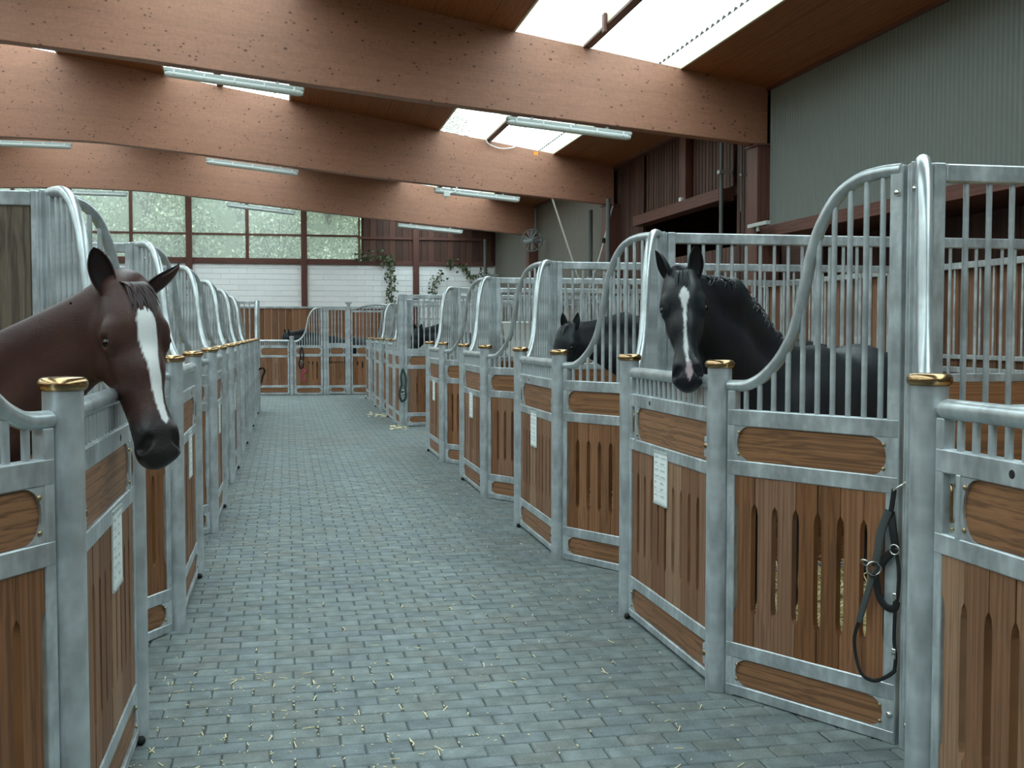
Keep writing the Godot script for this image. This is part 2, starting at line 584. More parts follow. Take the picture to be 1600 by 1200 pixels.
func build_walls() -> void:
	var w := struct_node("wall_right")
	bx(w, "outer_skin", Vector3(7.15, 0, -14.3), Vector3(7.3, 5.1, 8), M.plaster, 0.0)
	bx(w, "outer_skin", Vector3(6.45, 3.1, -14.2), Vector3(6.55, 5.2, 8), M.plaster, 0.0)
	part(w, "corrugated_sheet", corrugated(8.0, -14.1, 2.96, 4.95, WALL, 0.074, 0.016), M.corrugated)
	boards_z(w, 0.0, -14.2, 0.0, 2.95, 7.1, 0.16, M.wallboard, 0.006)
	bx(w, "backing", Vector3(6.45, 0, -21.6), Vector3(6.55, 5.2, -19.7), M.wallboard[2], 0.0)
	bx(w, "backing", Vector3(6.45, 0, -15.5), Vector3(6.55, 5.2, -14.2), M.wallboard[2], 0.0)
	boards_z(w, -15.5, -19.7, 0.0, 2.86, 6.46, 0.14, M.wallboard, 0.012)
	bx(w, "backing", Vector3(6.45, 3.6, -19.7), Vector3(6.55, 5.2, -15.5), M.wallboard[2], 0.0)
	boards_z(w, -14.4, -15.5, 0.0, 4.95, 6.40, 0.14, M.wallboard, 0.03)
	boards_z(w, -15.5, -19.7, 3.72, 4.95, 6.40, 0.14, M.wallboard, 0.03)
	boards_z(w, -19.7, -21.3, 0.0, 4.95, 6.40, 0.14, M.wallboard, 0.03)
	bx(w, "outer_skin", Vector3(6.45, 0, -35), Vector3(6.6, 5.2, -21.6), M.plaster, 0.0)
	part(w, "panel_sheet", corrugated(-21.6, -34.5, 0.0, 4.95, 6.36, 0.2, 0.008), M.beige)
	# the unlit room behind the opening
	bx(w, "annex_wall", Vector3(12.4, 0, -20.6), Vector3(12.5, 4, -14.6), M.wallboard[1], 0.0)
	bx(w, "annex_wall", Vector3(6.55, 0, -20.7), Vector3(12.5, 4, -20.6), M.wallboard[1], 0.0)
	bx(w, "annex_wall", Vector3(6.55, 0, -14.6), Vector3(12.5, 4, -14.5), M.wallboard[1], 0.0)
	bx(w, "annex_roof", Vector3(6.5, 4.0, -20.7), Vector3(12.5, 4.1, -14.5), M.wallboard[1], 0.0)
	bx(w, "annex_floor", Vector3(6.5, -0.05, -20.7), Vector3(12.5, 0, -14.5), M.plaster, 0.0)
	var t := struct_node("trim_1")
	bx(t, "ledge_beam", Vector3(6.16, 2.84, -14.05), Vector3(7.1, 2.99, 8), M.redbrown, 0.006)
	t = struct_node("trim_2")
	bx(t, "lintel", Vector3(6.2, 3.52, -19.75), Vector3(6.44, 3.70, -15.6), M.redbrown, 0.006)
	t = struct_node("trim_3")
	bx(t, "wall_plate", Vector3(6.26, 4.79, -34.5), Vector3(6.44, 4.86, 8), M.redbrown, 0.004)
	var l := struct_node("wall_left")
	bx(l, "boarding", Vector3(-16.6, 0, -35), Vector3(-16.4, 5.2, 8), M.wallboard[1], 0.0)
	var b := struct_node("wall_back")
	bx(b, "boarding", Vector3(-16.6, 0, 7.8), Vector3(7.3, 7, 8), M.wallboard[1], 0.0)

# ------------------------------------------------------------------ roof
func roof_y(x: float) -> float:
	return 5.87 - 0.165 * x if x > -5.0 else 5.87 + 0.165 * (x + 10.0)

func beam_low(x: float) -> float:
	var xx := absf(x + 5.0)
	var pts := [[0.0, 5.03], [1.7, 4.99], [3.4, 4.83], [5.27, 4.63], [6.8, 4.475], [8.2, 4.345], [9.7, 4.215], [11.3, 4.08], [12.0, 4.02]]
	for i in pts.size() - 1:
		if xx <= pts[i + 1][0]:
			var t: float = (xx - pts[i][0]) / (pts[i + 1][0] - pts[i][0])
			return lerpf(pts[i][1], pts[i + 1][1], t)
	return 4.02

const STRIPS := [[-15.1, -12.84], [-10.11, -7.9], [-6.09, -3.91], [-2.09, 0.11], [2.84, 5.09]]

func add_prism_at(st: SurfaceTool, p: Vector3) -> void:
	var a := p + Vector3(0, 0, -0.05)
	var b := p + Vector3(0, 0, 0.05)
	var c := p + Vector3(0, 0.045, 0)
	var d := Vector3(0.03, 0, 0)
	var n := Vector3(-1, 0, 0)
	tri(st, [a, b, c], [n, n, n], [Vector2.ZERO, Vector2.ZERO, Vector2.ZERO])
	tri(st, [a + d, b + d, c + d], [-n, -n, -n], [Vector2.ZERO, Vector2.ZERO, Vector2.ZERO])
	quad(st, a, b, b + d, a + d, Vector3.DOWN)
	quad(st, a, c, c + d, a + d, Vector3(0, 0.7, -0.7))
	quad(st, b, c, c + d, b + d, Vector3(0, 0.7, 0.7))

func build_roof() -> void:
	var zb := [-14.2, -21.35, -28.5]
	var words := ["nearest", "middle", "farthest"]
	for i in 3:
		var o := thing("roof_beam", "%s of the three curved laminated timber roof beams" % words[i], "beam", Vector3(0, 0, zb[i]), "laminated roof beams")
		var st := begin()
		var xs := []
		var x := 6.28
		while x > -16.29:
			xs.append(x)
			x -= 0.35
		xs.append(-16.29)
		var wd := 0.1
		for k in xs.size() - 1:
			var a: float = xs[k]
			var b: float = xs[k + 1]
			var la := beam_low(a)
			var lb := beam_low(b)
			var ta := roof_y(a)
			var tb := roof_y(b)
			if a > -5.0 and b < -5.0:
				tb = roof_y(-5.0)
			var off := i * 2.3
			for s in [-1.0, 1.0]:
				quad(st, Vector3(a, la + 0.008, s * wd), Vector3(b, lb + 0.008, s * wd), Vector3(b, tb, s * wd), Vector3(a, ta, s * wd), Vector3(0, 0, s), Vector2(a + off, 0), Vector2(b + off, 0), Vector2(b + off, tb - lb), Vector2(a + off, ta - la))
				quad(st, Vector3(a, la + 0.008, s * wd), Vector3(b, lb + 0.008, s * wd), Vector3(b, lb, s * (wd - 0.008)), Vector3(a, la, s * (wd - 0.008)), Vector3(0, -0.7, 0.7 * s), Vector2(a + off, 0), Vector2(b + off, 0), Vector2(b + off, 0.01), Vector2(a + off, 0.01))
			quad(st, Vector3(a, la, -wd + 0.008), Vector3(b, lb, -wd + 0.008), Vector3(b, lb, wd - 0.008), Vector3(a, la, wd - 0.008), Vector3(0, -1, 0), Vector2(a + off, 0), Vector2(b + off, 0), Vector2(b + off, 0.2), Vector2(a + off, 0.2))
		part(o, "laminated_timber", st.commit(), M.beam)
		if i == 1:
			bx(o, "orange_sticker", Vector3(4.68, 4.995, 0.1), Vector3(4.77, 5.06, 0.103), M.orange, 0.001)
	for i in 3:
		var p := thing("wall_post", "brown timber wall post carrying the %s roof beam" % words[i], "post", Vector3(6.24, 0, zb[i]), "wall posts under the beams")
		bx(p, "post", Vector3(-0.13, 0, -0.17), Vector3(0.2, 4.09, 0.17), M.redbrown, 0.01)
		bx(p, "bearing_plate", Vector3(-0.15, 4.06, -0.19), Vector3(0.18, 4.09, 0.19), M.redbrown, 0.003)
	# boarded ceiling between the skylight strips
	var c := struct_node("ceiling")
	var edges := [[-16.6, -15.1], [-12.84, -10.11], [-7.9, -6.09], [-3.91, -2.09], [0.11, 2.84], [5.09, 6.5]]
	for e in edges:
		var xa: float = e[0]
		var xb: float = e[1]
		var n := maxi(1, int(roundf((xb - xa) / 0.34)))
		for k in n:
			var a := lerpf(xa, xb, float(k) / n)
			var b := lerpf(xa, xb, float(k + 1) / n) - 0.004
			for bay in [[-34.6, -28.5], [-28.5, -21.35], [-21.35, -14.2], [-14.2, -7.1], [-7.1, 0.0], [0.0, 7.9]]:
				var za: float = bay[0]
				var zz: float = bay[1]
				var ya := roof_y(a)
				var yb := roof_y(b)
				var m := (ya + yb) * 0.5
				var ang := atan2(yb - ya, b - a)
				part(c, "ceiling_board", cbox(Vector3(Vector2(b - a, yb - ya).length(), 0.03, zz - za), 0.002, Vector2((k * 3 % 7) * 0.17, fmod(za, 3.0))), M.ceiling, Vector3((a + b) * 0.5, m + 0.015, (za + zz) * 0.5), Basis(Vector3.BACK, ang))
		var ym := (roof_y(xa) + roof_y(xb)) * 0.5
		var an := atan2(roof_y(xb) - roof_y(xa), xb - xa)
		part(c, "roof_deck", cbox(Vector3((xb - xa) / cos(an), 0.16, 42.6), 0.0), M.lathing, Vector3((xa + xb) * 0.5, ym + 0.16, -13.35), Basis(Vector3.BACK, an))
	# skylights: translucent corrugated sheet over framed openings
	var names := ["far left skylight strip beyond the ridge", "skylight strip just beyond the ridge on the left", "corrugated skylight strip along the ridge at the left edge", "corrugated skylight strip in the middle between two lamps", "wide bright corrugated skylight strip on the right of the roof"]
	for i in STRIPS.size():
		var xa: float = STRIPS[i][0]
		var xb: float = STRIPS[i][1]
		var s := thing("skylight", names[i], "skylight", Vector3((xa + xb) * 0.5, 0, 0), "roof skylight strips")
		var cx := (xa + xb) * 0.5
		var st := begin()
		var nn := int(42.5 / 0.0885)
		var cols := [xa - 0.05, xb + 0.05]
		if xa < -5.0 and xb > -5.0:
			cols = [xa - 0.05, -5.0, xb + 0.05]
		for ci in cols.size() - 1:
			var a: float = cols[ci]
			var b: float = cols[ci + 1]
			for k in nn:
				var za := -34.6 + 42.5 * k / nn
				var zn := -34.6 + 42.5 * (k + 1) / nn
				var wa := 0.275 + 0.02 * cos(PI * k)
				var wb := 0.275 + 0.02 * cos(PI * (k + 1))
				quad(st, Vector3(a - cx, roof_y(a) + wa, za), Vector3(b - cx, roof_y(b) + wa, za), Vector3(b - cx, roof_y(b) + wb, zn), Vector3(a - cx, roof_y(a) + wb, zn), Vector3(0, 1, (wa - wb) / (zn - za)).normalized())
		part(s, "corrugated_sheet", st.commit(), M.sheet)
		for e in [xa, xb]:
			var y := roof_y(e)
			var side := -1.0 if e == xb else 1.0
			bx(s, "frame_board", Vector3(e - cx, y - 0.005, -34.5), Vector3(e - cx + side * 0.03, y + 0.245, 7.9), M.cream, 0.002)
		for bay in [[-28.4, -21.45], [-21.25, -14.3], [-14.1, -7.1], [-34.4, -28.6], [-7.1, 0.0], [0.0, 7.8]]:
			var y := roof_y(cx - 0.12)
			bx(s, "rafter", Vector3(-0.21, y + 0.03, bay[0]), Vector3(-0.12, y + 0.235, bay[1]), M.cream, 0.003)
			bx(s, "rafter_batten", Vector3(-0.212, y - 0.0, bay[0]), Vector3(-0.10, y + 0.032, bay[1]), M.redbrown, 0.003)
		if i == 4:      # foam filler in the waves along the frame
			var sf := begin()
			for k in range(0, 480, 2):
				var zc := -34.6 + 42.5 * k / 480.0
				add_prism_at(sf, Vector3(xb - 0.032 - cx, roof_y(xb) + 0.245, zc))
			part(s, "wave_filler", sf.commit(), M.lathing).set_meta("kind", "stuff")
			bx(s, "hanger_block", Vector3(-0.25, roof_y(cx) - 0.06, -13.1), Vector3(-0.215, roof_y(cx) + 0.16, -13.0), M.redbrown, 0.004)

# ------------------------------------------------------------------ end wall
func build_end_wall() -> void:
	var w := struct_node("wall_end")
	bx(w, "core", Vector3(-16.5, 0, ENDZ - 0.3), Vector3(6.5, 3.66, ENDZ - 0.03), M.mortar, 0.0)
	bx(w, "gable", Vector3(-16.5, 6.0, ENDZ - 0.2), Vector3(6.5, 7.2, ENDZ - 0.05), M.wallboard[2], 0.0)
	bx(w, "gable", Vector3(2.25, 3.66, ENDZ - 0.2), Vector3(6.5, 6.0, ENDZ - 0.05), M.wallboard[2], 0.0)
	bx(w, "gable", Vector3(-16.5, 3.66, ENDZ - 0.2), Vector3(-9.2, 6.0, ENDZ - 0.05), M.wallboard[2], 0.0)
	var bh := 0.165
	var bl := 0.50
	var row := 0
	var y := 2.02
	while y < 3.6:
		var x := -3.4 + (0.25 if row % 2 == 0 else 0.0)
		while x < 6.3:
			var hh := minf(bh, 3.66 - y)
			part(w, "block", cbox(Vector3(bl - 0.005, hh - 0.007, 0.04), 0.002), M.whitewash if (row * 7 + int(x * 2)) % 3 != 0 else M.whitewash2, Vector3(x + bl * 0.5, y + hh * 0.5, ENDZ - 0.016 + rng.randf_range(-0.002, 0.002)))
			x += bl
		y += bh
		row += 1
	var x2 := 2.3
	var k := 0
	while x2 < 6.2:
		part(w, "board", cbox(Vector3(0.19, 2.2, 0.025), 0.003, Vector2(k * 0.13, k * 0.4)), M.wallboard[k % 3], Vector3(x2 + 0.1, 4.86, ENDZ - 0.03))
		x2 += 0.198
		k += 1
	var t := struct_node("trim_4")
	bx(t, "rail", Vector3(-9.3, 3.64, ENDZ - 0.04), Vector3(6.3, 3.76, ENDZ + 0.06), M.redbrown, 0.005)
	t = struct_node("trim_5")
	bx(t, "rail", Vector3(2.2, 4.42, ENDZ - 0.02), Vector3(6.3, 4.50, ENDZ + 0.03), M.redbrown, 0.005)
	var pn := 6
	for px in [0.53, 3.9, -2.8, -6.1]:
		t = struct_node("trim_%d" % pn)
		pn += 1
		bx(t, "steel_upright", Vector3(px - 0.09, 0, ENDZ + 0.0), Vector3(px + 0.09, 5.6, ENDZ + 0.1), M.redbrown, 0.006)
	var xs := [-9.2, -7.65, -6.1, -4.43, -2.8, -1.13, 0.53, 2.2]
	for i in xs.size() - 1:
		var o := struct_node("window_%d" % (i + 1), Vector3(xs[i], 3.76, ENDZ))
		var ww: float = xs[i + 1] - xs[i]
		bx(o, "jamb", Vector3(0, 0, -0.03), Vector3(0.05, 2.3, 0.04), M.redbrown, 0.004)
		bx(o, "jamb", Vector3(ww - 0.05, 0, -0.03), Vector3(ww, 2.3, 0.04), M.redbrown, 0.004)
		bx(o, "transom", Vector3(0.05, 0.715, -0.03), Vector3(ww - 0.05, 0.775, 0.03), M.redbrown, 0.004)
		bx(o, "sill", Vector3(0.05, -0.01, -0.03), Vector3(ww - 0.05, 0.045, 0.05), M.redbrown, 0.004)
		bx(o, "pane", Vector3(0.05, 0.045, -0.008), Vector3(ww - 0.05, 0.715, 0.0), M.glass, 0.0)
		bx(o, "pane", Vector3(0.05, 0.775, -0.008), Vector3(ww - 0.05, 2.3, 0.0), M.glass, 0.0)

# ------------------------------------------------------------------ the bank of shrubs outside the end windows
func leaf_cloud(n: int, r: Vector3, sd: int, size: float) -> MultiMesh:
	var q := RandomNumberGenerator.new()
	q.seed = sd
	var st := begin()
	var s := 1.0
	var p := [Vector3(0, 0, 0), Vector3(0.32 * s, 0.06, 0.5 * s), Vector3(0, 0.0, 1.1 * s), Vector3(-0.32 * s, 0.06, 0.5 * s)]
	st.set_color(Color.WHITE)
	tri(st, [p[0], p[1], p[2]], [Vector3.UP, Vector3.UP, Vector3.UP], [Vector2.ZERO, Vector2.ZERO, Vector2.ZERO])
	tri(st, [p[0], p[2], p[3]], [Vector3.UP, Vector3.UP, Vector3.UP], [Vector2.ZERO, Vector2.ZERO, Vector2.ZERO])
	var mm := MultiMesh.new()
	mm.transform_format = MultiMesh.TRANSFORM_3D
	mm.use_colors = true
	mm.mesh = st.commit()
	mm.instance_count = n
	for i in n:
		var d := Vector3(q.randfn(), q.randfn(), q.randfn()).normalized() * pow(q.randf(), 0.35)
		var lump := 0.8 + 0.25 * sin(d.x * 7.0 + sd) * cos(d.y * 6.0 + d.z * 5.0)
		var at := Vector3(d.x * r.x, d.y * r.y, d.z * r.z) * lump
		var b := Basis.from_euler(Vector3(q.randf_range(-1.4, 1.4), q.randf_range(0, TAU), q.randf_range(-1, 1))).scaled(Vector3.ONE * size * q.randf_range(0.6, 1.3))
		mm.set_instance_transform(i, Transform3D(b, at))
		var g := q.randf()
		mm.set_instance_color(i, Color(0.14, 0.18, 0.10).lerp(Color(0.44, 0.48, 0.31), g * g).lerp(Color(0.42, 0.41, 0.30), 0.3 if q.randf() < 0.12 else 0.0))
	return mm

func build_outside() -> void:
	var g := struct_node("ground")
	part(g, "bank", cbox(Vector3(46, 0.5, 16), 0.0), M.soil, Vector3(-4, 3.2, -46.5), Basis(Vector3.RIGHT, 0.62))
	bx(g, "ground_slab", Vector3(-40, -0.3, -70), Vector3(40, -0.26, -34.9), M.soil, 0.0)
	var clouds := [leaf_cloud(2600, Vector3(2.2, 1.9, 1.3), 5, 0.13), leaf_cloud(2600, Vector3(1.9, 2.3, 1.3), 6, 0.12), leaf_cloud(2600, Vector3(2.5, 1.6, 1.4), 8, 0.14)]
	var k := 0
	var rows := [[-39.2, 2.9, 6], [-41.2, 5.0, 6], [-43.4, 7.4, 6], [-46.0, 9.6, 6]]
	var dsc := ["lowest and nearest", "second", "third", "topmost"]
	for r in rows.size():
		for i in 6:
			var x := -11.6 + i * 3.3 + (1.4 if r % 2 == 1 else 0.0)
			var o := thing("shrub", "%s shrub from the left, %s row, outside the end windows" % [ORD[i], dsc[r]], "shrub", Vector3(x, rows[r][1] - 1.7, rows[r][0]), "shrubs on the bank outside")
			var mi := MultiMeshInstance3D.new()
			mi.name = "foliage"
			mi.multimesh = clouds[k % 3]
			mi.material_override = M.leaf
			mi.set_meta("kind", "stuff")
			o.add_child(mi)
			mi.position = Vector3(0, 1.7, 0)
			mi.rotation.y = k * 1.3
			var st := begin()
			for s in 5:
				var a := TAU * s / 5.0 + k
				add_tube(st, [Vector3(0, 0, 0), Vector3(cos(a) * 0.3, 0.8, sin(a) * 0.2), Vector3(cos(a) * 0.9, 2.6, sin(a) * 0.5)], [0.05, 0.035, 0.01], 5)
			part(o, "stems", st.commit(), M.bark)
			k += 1

# ------------------------------------------------------------------ stall fronts
func basis_along(a: Vector3, b: Vector3) -> Basis:      # x from a to b, y up, z out of the front
	var x := (b - a).normalized()
	return Basis(x, Vector3.UP, x.cross(Vector3.UP))

const SC := [[0.0, 1.366], [0.10, 1.368], [0.15, 1.38], [0.225, 1.414], [0.325, 1.492], [0.405, 1.60], [0.455, 1.735], [0.505, 1.91], [0.565, 2.037], [0.655, 2.14], [0.77, 2.198], [0.88, 2.216], [1.0, 2.218]]

func curve_y(t: float) -> float:
	for i in SC.size() - 1:
		if t <= SC[i + 1][0]:
			var p: Array = SC[maxi(i - 1, 0)]
			var q: Array = SC[mini(i + 2, SC.size() - 1)]
			var w: float = SC[i + 1][0] - SC[i][0]
			var m0: float = (SC[i + 1][1] - p[1]) / maxf(SC[i + 1][0] - p[0], 1e-6) * w
			var m1: float = (q[1] - SC[i][1]) / maxf(q[0] - SC[i][0], 1e-6) * w
			var u: float = (t - SC[i][0]) / w
			var u2 := u * u
			var u3 := u2 * u
			return (2 * u3 - 3 * u2 + 1) * SC[i][1] + (u3 - 2 * u2 + u) * m0 + (3 * u2 - 2 * u3) * SC[i + 1][1] + (u3 - u2) * m1
	return 2.218

func slat_mesh(w: float, y0: float, y1: float, left: bool, right: bool, variant: int) -> ArrayMesh:
	var key := "s%.3f_%.3f_%.3f_%s%s%d" % [w, y0, y1, left, right, variant]
	if cache.has(key):
		return cache[key]
	var n := 0.0155
	var s0 := y0 + 0.135
	var s1 := y1 - 0.115
	var p := PackedVector2Array()
	p.append(Vector2(0, y0))
	p.append(Vector2(w, y0))
	if right:
		for q in [Vector2(w, s0), Vector2(w - n * 0.75, s0 + 0.02), Vector2(w - n, s0 + 0.05), Vector2(w - n, s1 - 0.05), Vector2(w - n * 0.75, s1 - 0.02), Vector2(w, s1)]:
			p.append(q)
	p.append(Vector2(w, y1))
	p.append(Vector2(0, y1))
	if left:
		for q in [Vector2(0, s1), Vector2(n * 0.75, s1 - 0.02), Vector2(n, s1 - 0.05), Vector2(n, s0 + 0.05), Vector2(n * 0.75, s0 + 0.02), Vector2(0, s0)]:
			p.append(q)
	cache[key] = prism(p, -0.016, 0.016, Vector2(variant * 0.137, variant * 0.53))
	return cache[key]

func slats(o: Node, x0: float, x1: float, n: int, y0: float, y1: float, mats: Array, sd: int) -> void:
	var w := (x1 - x0) / n
	for i in n:
		var v := (i * 5 + sd * 3) % 4
		part(o, "slat", slat_mesh(w - 0.0035, y0, y1, true, true, v), mats[(i * 7 + sd * 5 + i / 2) % mats.size()], Vector3(x0 + i * w + 0.0018, 0, rng.randf_range(-0.002, 0.002)))

func corner_plate(w: float, y0: float, y1: float, flip: bool) -> ArrayMesh:   # steel end plate with the half-round cut-out
	var key := "cp%.3f%.3f%.3f%s" % [w, y0, y1, flip]
	if cache.has(key):
		return cache[key]
	var p := PackedVector2Array()
	var h := (y1 - y0)
	p.append(Vector2(0, y0))
	for i in 11:
		var a := PI * i / 10.0
		p.append(Vector2(w - sin(a) * (w - 0.012), (y0 + y1) * 0.5 - cos(a) * h * 0.5))
	p.append(Vector2(0, y1))
	if flip:
		for i in p.size():
			p[i].x = -p[i].x
	cache[key] = prism(p, -0.004, 0.004)
	return cache[key]

func bolt_mesh() -> ArrayMesh:
	return lathe([Vector2(0, 0.007), Vector2(0.005, 0.0062), Vector2(0.008, 0.0035), Vector2(0.0085, 0)], 8)

const TO_FRONT := Basis(Vector3(1, 0, 0), Vector3(0, 0, 1), Vector3(0, -1, 0))   # lathe axis y -> front z

func plaque(o: Node, x0: float, x1: float, y0: float, y1: float, sd: int, round_l: bool, round_r: bool, bolts: bool) -> void:
	part(o, "plaque", cbox(Vector3(x1 - x0, y1 - y0, 0.022), 0.003, Vector2(sd * 0.07, sd * 0.37)), M.plaque[sd % 2], Vector3((x0 + x1) * 0.5, (y0 + y1) * 0.5, 0.0))
	for e in [0, 1]:
		if (e == 0 and not round_l) or (e == 1 and not round_r):
			continue
		var x := x0 if e == 0 else x1
		part(o, "end_plate", corner_plate(0.075, y0, y1, e == 1), M.galv, Vector3(x, 0, 0.0155))
		if bolts:
			for y in [y0 + 0.028, y1 - 0.028]:
				part(o, "bolt", bolt_mesh(), M.bolt, Vector3(x + (0.022 if e == 0 else -0.022), y, 0.0195), TO_FRONT)

func front_panel(a: Vector3, b: Vector3, low_at_a: bool, label: String, sd: int, fine: bool, gap_a := 0.06, gap_b := 0.06) -> Node3D:
	var o := thing("front_panel", label, "stall panel", a, "fixed stall front panels")
	o.basis = basis_along(a, b)
	var L := a.distance_to(b)
	var x0 := gap_a
	var x1 := L - gap_b
	var sw := 0.042
	var mir := func(x: float) -> float: return x if low_at_a else L - x
	# stiles
	var lo_x := x0 if low_at_a else x1 - sw
	var hi_x := x1 - sw if low_at_a else x0
	bx(o, "stile", Vector3(lo_x, 0.0, -0.02), Vector3(lo_x + sw, 1.345, 0.02), M.galv)
	bx(o, "stile", Vector3(hi_x - (0.012 if low_at_a else 0.0), 0.0, -0.02), Vector3(hi_x + sw + (0.0 if low_at_a else 0.012), 2.235, 0.02), M.galv)
	for y in [[1.193, 1.264], [0.976, 1.043], [0.172, 0.238], [0.004, 0.052]]:
		bx(o, "rail", Vector3(x0 + 0.002, y[0], -0.022), Vector3(x1 - 0.002, y[1], 0.022), M.galv, 0.004)
	var path := []
	for i in 45:
		var t := i / 44.0
		path.append(Vector3(mir.call(lerpf(0.058, L - 0.075, t)), curve_y(t), 0))
	part(o, "curved_rail", tube(path, 0.0255, 12), M.tube)
	var nb := 10
	for i in nb:
		var t := (i + 1.0) / (nb + 0.75)
		var u := lerpf(0.075, L - 0.10, t)
		var h := curve_y(clampf((u - 0.045) / (L - 0.12), 0, 1)) - 1.262
		part(o, "bar", rod(snappedf(h, 0.005), 0.0115, 8), M.galv, Vector3(mir.call(u), 1.262, 0))
	plaque(o, x0 + sw, x1 - sw, 1.043, 1.193, sd, true, true, fine)
	slats(o, x0 + sw, x1 - sw, 6 if L < 0.9 else 7, 0.238, 0.976, M.slat, sd)
	plaque(o, x0 + sw, x1 - sw, 0.052, 0.172, sd + 1, true, true, fine)
	if fine:
		var bxx: float = mir.call(L - gap_b - 0.022)
		for y in [2.13, 0.115]:
			part(o, "bolt", lathe([Vector2(0, 0.012), Vector2(0.008, 0.0105), Vector2(0.013, 0.006), Vector2(0.0135, 0)], 10), M.chrome, Vector3(bxx, y, 0.02), TO_FRONT)
	return o

func gate(a: Vector3, b: Vector3, hinge_at_b: bool, label: String, sd: int, fine: bool) -> Node3D:
	var o := thing("stall_gate", label, "gate", a, "stall gates along the aisle")
	o.basis = basis_along(a, b)
	var L := a.distance_to(b)
	var x0 := 0.066
	var x1 := L - 0.066
	var sw := 0.04
	bx(o, "stile", Vector3(x0, 0.02, -0.02), Vector3(x0 + sw, 1.35, 0.02), M.galv)
	bx(o, "stile", Vector3(x1 - sw, 0.02, -0.02), Vector3(x1, 1.35, 0.02), M.galv)
	for y in [[1.193, 1.262], [0.955, 1.016], [0.19, 0.25], [0.022, 0.062]]:
		bx(o, "rail", Vector3(x0 + 0.002, y[0], -0.022), Vector3(x1 - 0.002, y[1], 0.022), M.galv, 0.004)
	part(o, "top_tube", tube([Vector3(x0 + 0.005, 1.366, 0), Vector3(x0 + 0.015, 1.374, 0), Vector3(x0 + 0.03, 1.377, 0), Vector3(x1 - 0.03, 1.377, 0), Vector3(x1 - 0.015, 1.374, 0), Vector3(x1 - 0.005, 1.366, 0)], [0.02, 0.027, 0.03, 0.03, 0.027, 0.02], 12), M.tube)
	for i in 15:
		part(o, "bar", rod(0.1, 0.0115, 8), M.galv, Vector3(lerpf(x0 + sw, x1 - sw, (i + 0.8) / 15.6), 1.26, 0))
	var latch_x := x0 + sw if hinge_at_b else x1 - sw
	var s := 1.0 if hinge_at_b else -1.0
	# latch bay: recessed plate, bail handle, upright divider
	bx(o, "latch_plate", Vector3(minf(latch_x, latch_x + s * 0.075), 1.016, -0.008), Vector3(maxf(latch_x, latch_x + s * 0.075), 1.193, -0.003), M.galv, 0.001)
	bx(o, "divider", Vector3(minf(latch_x + s * 0.068, latch_x + s * 0.09), 1.012, -0.02), Vector3(maxf(latch_x + s * 0.068, latch_x + s * 0.09), 1.197, 0.024), M.galv)
	var hx := latch_x + s * 0.038
	part(o, "handle", tube(smooth_path([Vector3(hx - s * 0.014, 1.158, -0.004), Vector3(hx, 1.160, 0.014), Vector3(hx + s * 0.010, 1.148, 0.02), Vector3(hx + s * 0.012, 1.105, 0.022), Vector3(hx + s * 0.010, 1.066, 0.02), Vector3(hx, 1.056, 0.014), Vector3(hx - s * 0.014, 1.058, -0.004)], 4), 0.0055, 7), M.brass)
	if fine:
		for q in [[0.02, 1.03], [0.05, 1.03], [0.01, 1.09], [0.045, 1.115]]:
			part(o, "screw", bolt_mesh(), M.bolt, Vector3(latch_x + s * q[0], q[1], -0.003), TO_FRONT)
	var pa := x0 + sw + 0.09 if hinge_at_b else x0 + sw
	var pb := x1 - sw if hinge_at_b else x1 - sw - 0.09
	plaque(o, pa, pb, 1.016, 1.193, sd, hinge_at_b, not hinge_at_b, fine)
	slats(o, x0 + sw, x1 - sw, 10, 0.25, 0.955, M.slat_pale, sd)
	plaque(o, x0 + sw, x1 - sw, 0.062, 0.19, sd + 1, hinge_at_b, not hinge_at_b, fine)
	# keyhole in the upper rail
	var kx := x0 + 0.36 if hinge_at_b else x1 - 0.36
	part(o, "keyhole", lathe([Vector2(0, 0.002), Vector2(0.012, 0.0015), Vector2(0.0125, 0)], 12), M.rubber, Vector3(kx, 1.228, 0.0215), TO_FRONT)
	# hinges beside the post, rubber buffer at the free end
	var ex := x1 + 0.004 if hinge_at_b else x0 - 0.004
	for y in [1.06, 0.12]:
		var h := part(o, "hinge", lathe([Vector2(0, 0.075), Vector2(0.016, 0.073), Vector2(0.018, 0.05), Vector2(0.013, 0.048), Vector2(0.013, 0.044), Vector2(0.019, 0.042), Vector2(0.02, 0.018), Vector2(0.013, 0.016), Vector2(0.013, 0.012), Vector2(0.018, 0.01), Vector2(0.016, -0.018), Vector2(0, -0.02)], 12), M.galv, Vector3(ex, y, 0.028))
		part(h, "bush", lathe([Vector2(0.0192, 0.04), Vector2(0.0215, 0.037), Vector2(0.0215, 0.023), Vector2(0.0192, 0.02)], 12), M.brass)
	var fx := x0 + 0.012 if hinge_at_b else x1 - 0.012
	part(o, "foot_buffer", lathe([Vector2(0, 0.034), Vector2(0.012, 0.032), Vector2(0.018, 0.024), Vector2(0.019, 0.014), Vector2(0.014, 0.004), Vector2(0, 0)], 12), M.rubber, Vector3(fx, 0.0, 0.03))
	return o

func round_post(at: Vector3, label: String) -> Node3D:
	var o := thing("stall_post", label, "post", at, "brass-capped stall posts")
	part(o, "shaft", lathe([Vector2(0.054, 0), Vector2(0.054, 1.443), Vector2(0, 1.443)], 24), M.galv)
	part(o, "brass_cap", lathe([Vector2(0, 1.479), Vector2(0.052, 1.478), Vector2(0.0605, 1.474), Vector2(0.066, 1.465), Vector2(0.067, 1.456), Vector2(0.064, 1.447), Vector2(0.056, 1.441), Vector2(0.0, 1.441)], 28), M.brass)
	return o

